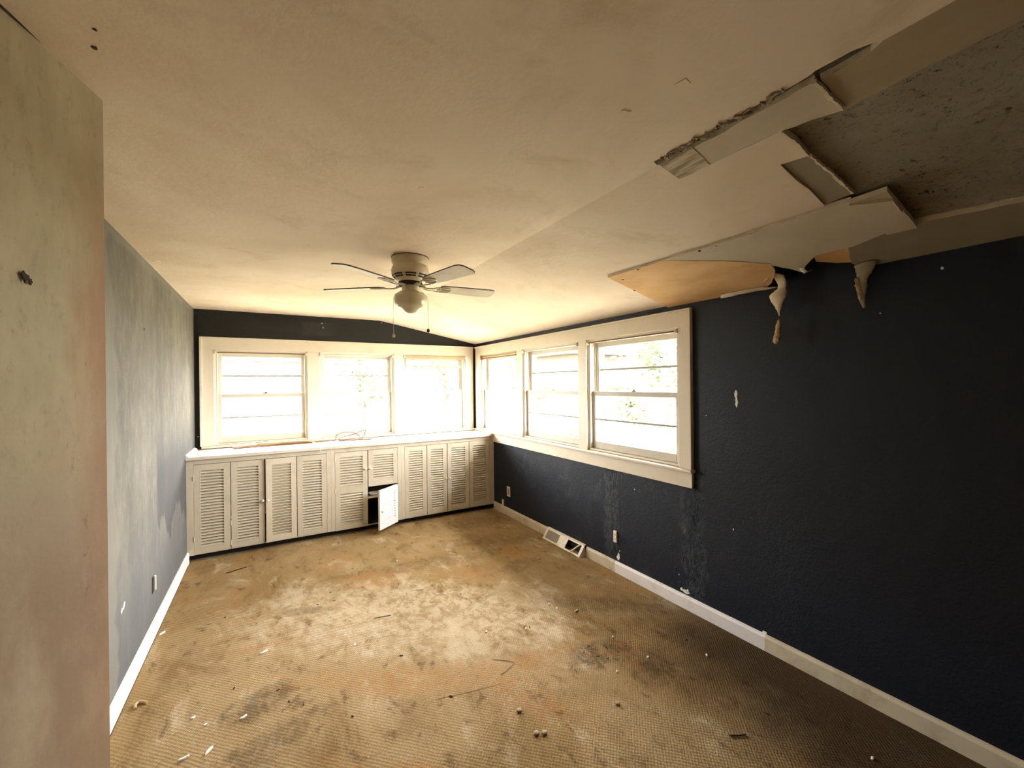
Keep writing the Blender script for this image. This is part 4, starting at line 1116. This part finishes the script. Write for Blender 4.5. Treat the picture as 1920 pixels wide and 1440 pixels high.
stick([(-0.27, 4.245), (-0.20, 4.272), (-0.13, 4.30)], .004, 'scrap_dark', 'straight black stick on the carpet before the tall cabinet doors')
stick([(0.625, 2.905), (0.735, 2.88)], .0022, 'wood_dark', 'thin brown straight twig on the pale patch of carpet')
stick([(1.10, 2.12), (1.16, 2.07), (1.19, 2.03), (1.13, 2.00), (1.08, 1.985)], .0013, 'wood_dark', 'bent brown twig beside the rusty carpet stain')
stick([(1.05, 1.93), (0.93, 1.95), (0.80, 1.98), (0.72, 2.0)], .0009, 'wood', 'long thin curved twig on the rusty carpet')
stick([(1.745, 1.122), (1.78, 1.10), (1.81, 1.088)], .003, 'scrap_dark', 'short dark twig on the darkened carpet by the navy wall')
for x, y, lb_ in ((1.03, 1.568, 'small round tan bottle cap, one of two side by side on the carpet'), (1.062, 1.552, 'small round tan bottle cap, one of two side by side on the carpet'),
                  (1.034, 1.719, 'lone round tan bottle cap by the rusty carpet stain'), (1.461, 1.51, 'lone round tan bottle cap nearer the navy wall')):
    o = MB().lathe([(0.011, 0.0), (0.0125, 0.003), (0.0115, 0.009), (0.009, 0.0105)], n=14).build('bottle_cap', M['cork'], smooth='auto', fix=True)
    o.location = (x, y, 0.001); tag(o, lb_, 'bottle cap', 'bottle caps on the carpet')
o = MB().tube(smooth_path([(-0.50, 2.71, .006), (-0.53, 2.735, .008), (-0.545, 2.72, .008), (-0.54, 2.69, .006)], 5), 0.006, 7).build('wood_shaving', M['wood'], fix=True)
tag(o, 'curled tan wood shaving on the carpet near the white baseboard', 'shaving')

# ================================================================== OUTSIDE
tag(MB().box((-30, D + WT + .05, -0.75), (40, 45, -0.70)).build('lawn', M['lawn']), 'pale lawn outside the windows', 'lawn', kind='structure')
MB().box((R + WT + .05, -20, -0.75), (40, D + WT + .05, -0.70)).build('lawn_strip', M['lawn'], bpy.data.objects['lawn'])


def foliage(centres, nleaf, size, mat, parent, loc):
    vs, fs = [], []
    for k in range(nleaf):
        cx, cy, cz, r = random.choice(centres)
        d = Vector((random.gauss(0, 1), random.gauss(0, 1), random.gauss(0, 1))).normalized() * (r * random.random() ** 0.45)
        c = Vector((cx, cy, cz)) + d
        u = Vector((random.gauss(0, 1), random.gauss(0, 1), random.gauss(0, .6))).normalized(); w = u.orthogonal().normalized()
        s = size * random.uniform(.6, 1.3); b = len(vs)
        vs += [c - u * s, c + w * s * .45, c + u * s, c - w * s * .45]; fs.append((b, b + 1, b + 2, b + 3))
    mb = MB(); mb.add(vs, fs)
    o = mb.build('foliage', mat, parent); return o


def tree(name, x, y, h, r, nleaf, mat, label, group, size=0.09):
    root = tag(empty(name, (x, y, -0.70)), label, 'tree' if 'tree' in name else 'shrub', group)
    mb = MB().tube([(0, 0, 0), (0.05, 0.02, h * .35), (-.03, .05, h * .6)], [0.11 * h / 4, 0.08 * h / 4, 0.04 * h / 4], 8)
    for k in range(5):
        a = k * 1.26; mb.tube([(0.03, 0.02, h * (.3 + .05 * k)), (r * .5 * math.cos(a), r * .5 * math.sin(a), h * (.5 + .06 * k))], [0.03 * h / 4, 0.012], 6)
    mb.build('trunk', M['bark'], root, fix=True)
    cs = [(r * .5 * math.cos(k * 1.1), r * .5 * math.sin(k * 1.1), h * (.42 + .11 * (k % 5)), r * .6) for k in range(8)]
    foliage(cs, nleaf, size, M[mat], root, None)


for x, y, h, r, nl, mt, lb_ in ((2.4, 12.6, 4.8, 1.15, 1500, 'leaf_light', 'pale leafy tree beyond the cable-strewn worktop window'), (5.3, 13.6, 5.4, 1.3, 1900, 'leaf', 'tall green tree beyond the corner window'),
                                (6.7, 10.6, 4.4, 1.0, 1300, 'leaf_light', 'pale tree beyond the corner of the room'), (10.6, 8.6, 5.4, 1.4, 2200, 'leaf', 'tall green tree beyond the window next to bare navy wall'),
                                (7.9, 5.6, 3.8, 1.0, 1300, 'leaf_light', 'short pale tree close to the navy wall windows'), (8.7, 11.6 - 3.0, 3.4, 0.75, 1000, 'leaf_light', 'slim pale tree before the peach house')):
    tree('garden_tree', x, y, h, r, nl, mt, lb_, 'garden trees')
for x, y, h, r, lb_ in ((1.4, 9.4, 1.5, .6, 'low shrub outside the window over the cables'), (3.7, 9.8, 1.9, .7, 'taller round shrub outside the corner window'), (5.0, 8.6, 1.5, .6, 'low shrub outside the corner of the room'),
                        (6.6, 7.9, 1.5, .5, 'small shrub outside the middle navy wall window'), (6.3, 5.0, 1.4, .55, 'low shrub outside the window next to bare navy wall')):
    tree('garden_shrub', x, y, h, r, 700, 'leaf_light', lb_, 'garden shrubs', 0.06)


def house(x0, x1, y0, y1, h, mat, label, ridge, wins):
    root = tag(empty('house', (x0, y0, -0.70)), label, 'house')
    a, b = x1 - x0, y1 - y0
    MB().box((0, 0, 0), (a, b, h)).build('wall', M[mat], root)
    k = int(h / 0.16)
    mb = MB()
    for i in range(k): mb.prism([(0, -0.004, i * .16), (a, -0.004, i * .16), (a, -0.03, i * .16)[:3], (0, -0.03, i * .16)], [(0, -0.004, i * .16 + .15), (a, -0.004, i * .16 + .15), (a, -0.008, i * .16 + .15), (0, -0.008, i * .16 + .15)])
    sd = mb.build('siding_boards', M[mat], root, fix=True); sd['kind'] = 'stuff'
    mb = MB(); m_ = a / 2
    mb.prism([(-.3, -.3, h), (a + .3, -.3, h), (m_, -.3, h + ridge)], [(-.3, b + .3, h), (a + .3, b + .3, h), (m_, b + .3, h + ridge)]); mb.build('roof', M['roofing'], root, fix=True)
    for wx, wz in wins:
        w_ = MB().box((wx, -0.06, wz), (wx + .9, -0.02, wz + 1.2)).build('window', M['siding'], root)
        MB().box((wx + .06, -0.075, wz + .06), (wx + .84, -0.058, wz + .57)).build('pane', M['dark_glass'], w_)
        MB().box((wx + .06, -0.075, wz + .63), (wx + .84, -0.058, wz + 1.14)).build('pane', M['dark_glass'], w_)
    return root


house(-5.5, 1.6, 15.0, 21.0, 3.0, 'siding', 'pale neighbouring house with a gable roof seen through the window', 2.0, ((4.2, 0.9), (1.6, 0.9)))
house(8.6, 13.0, 10.9, 15.0, 3.2, 'siding_peach', 'peach neighbouring house beyond the middle navy wall window', 1.6, ((2.6, 0.9),))
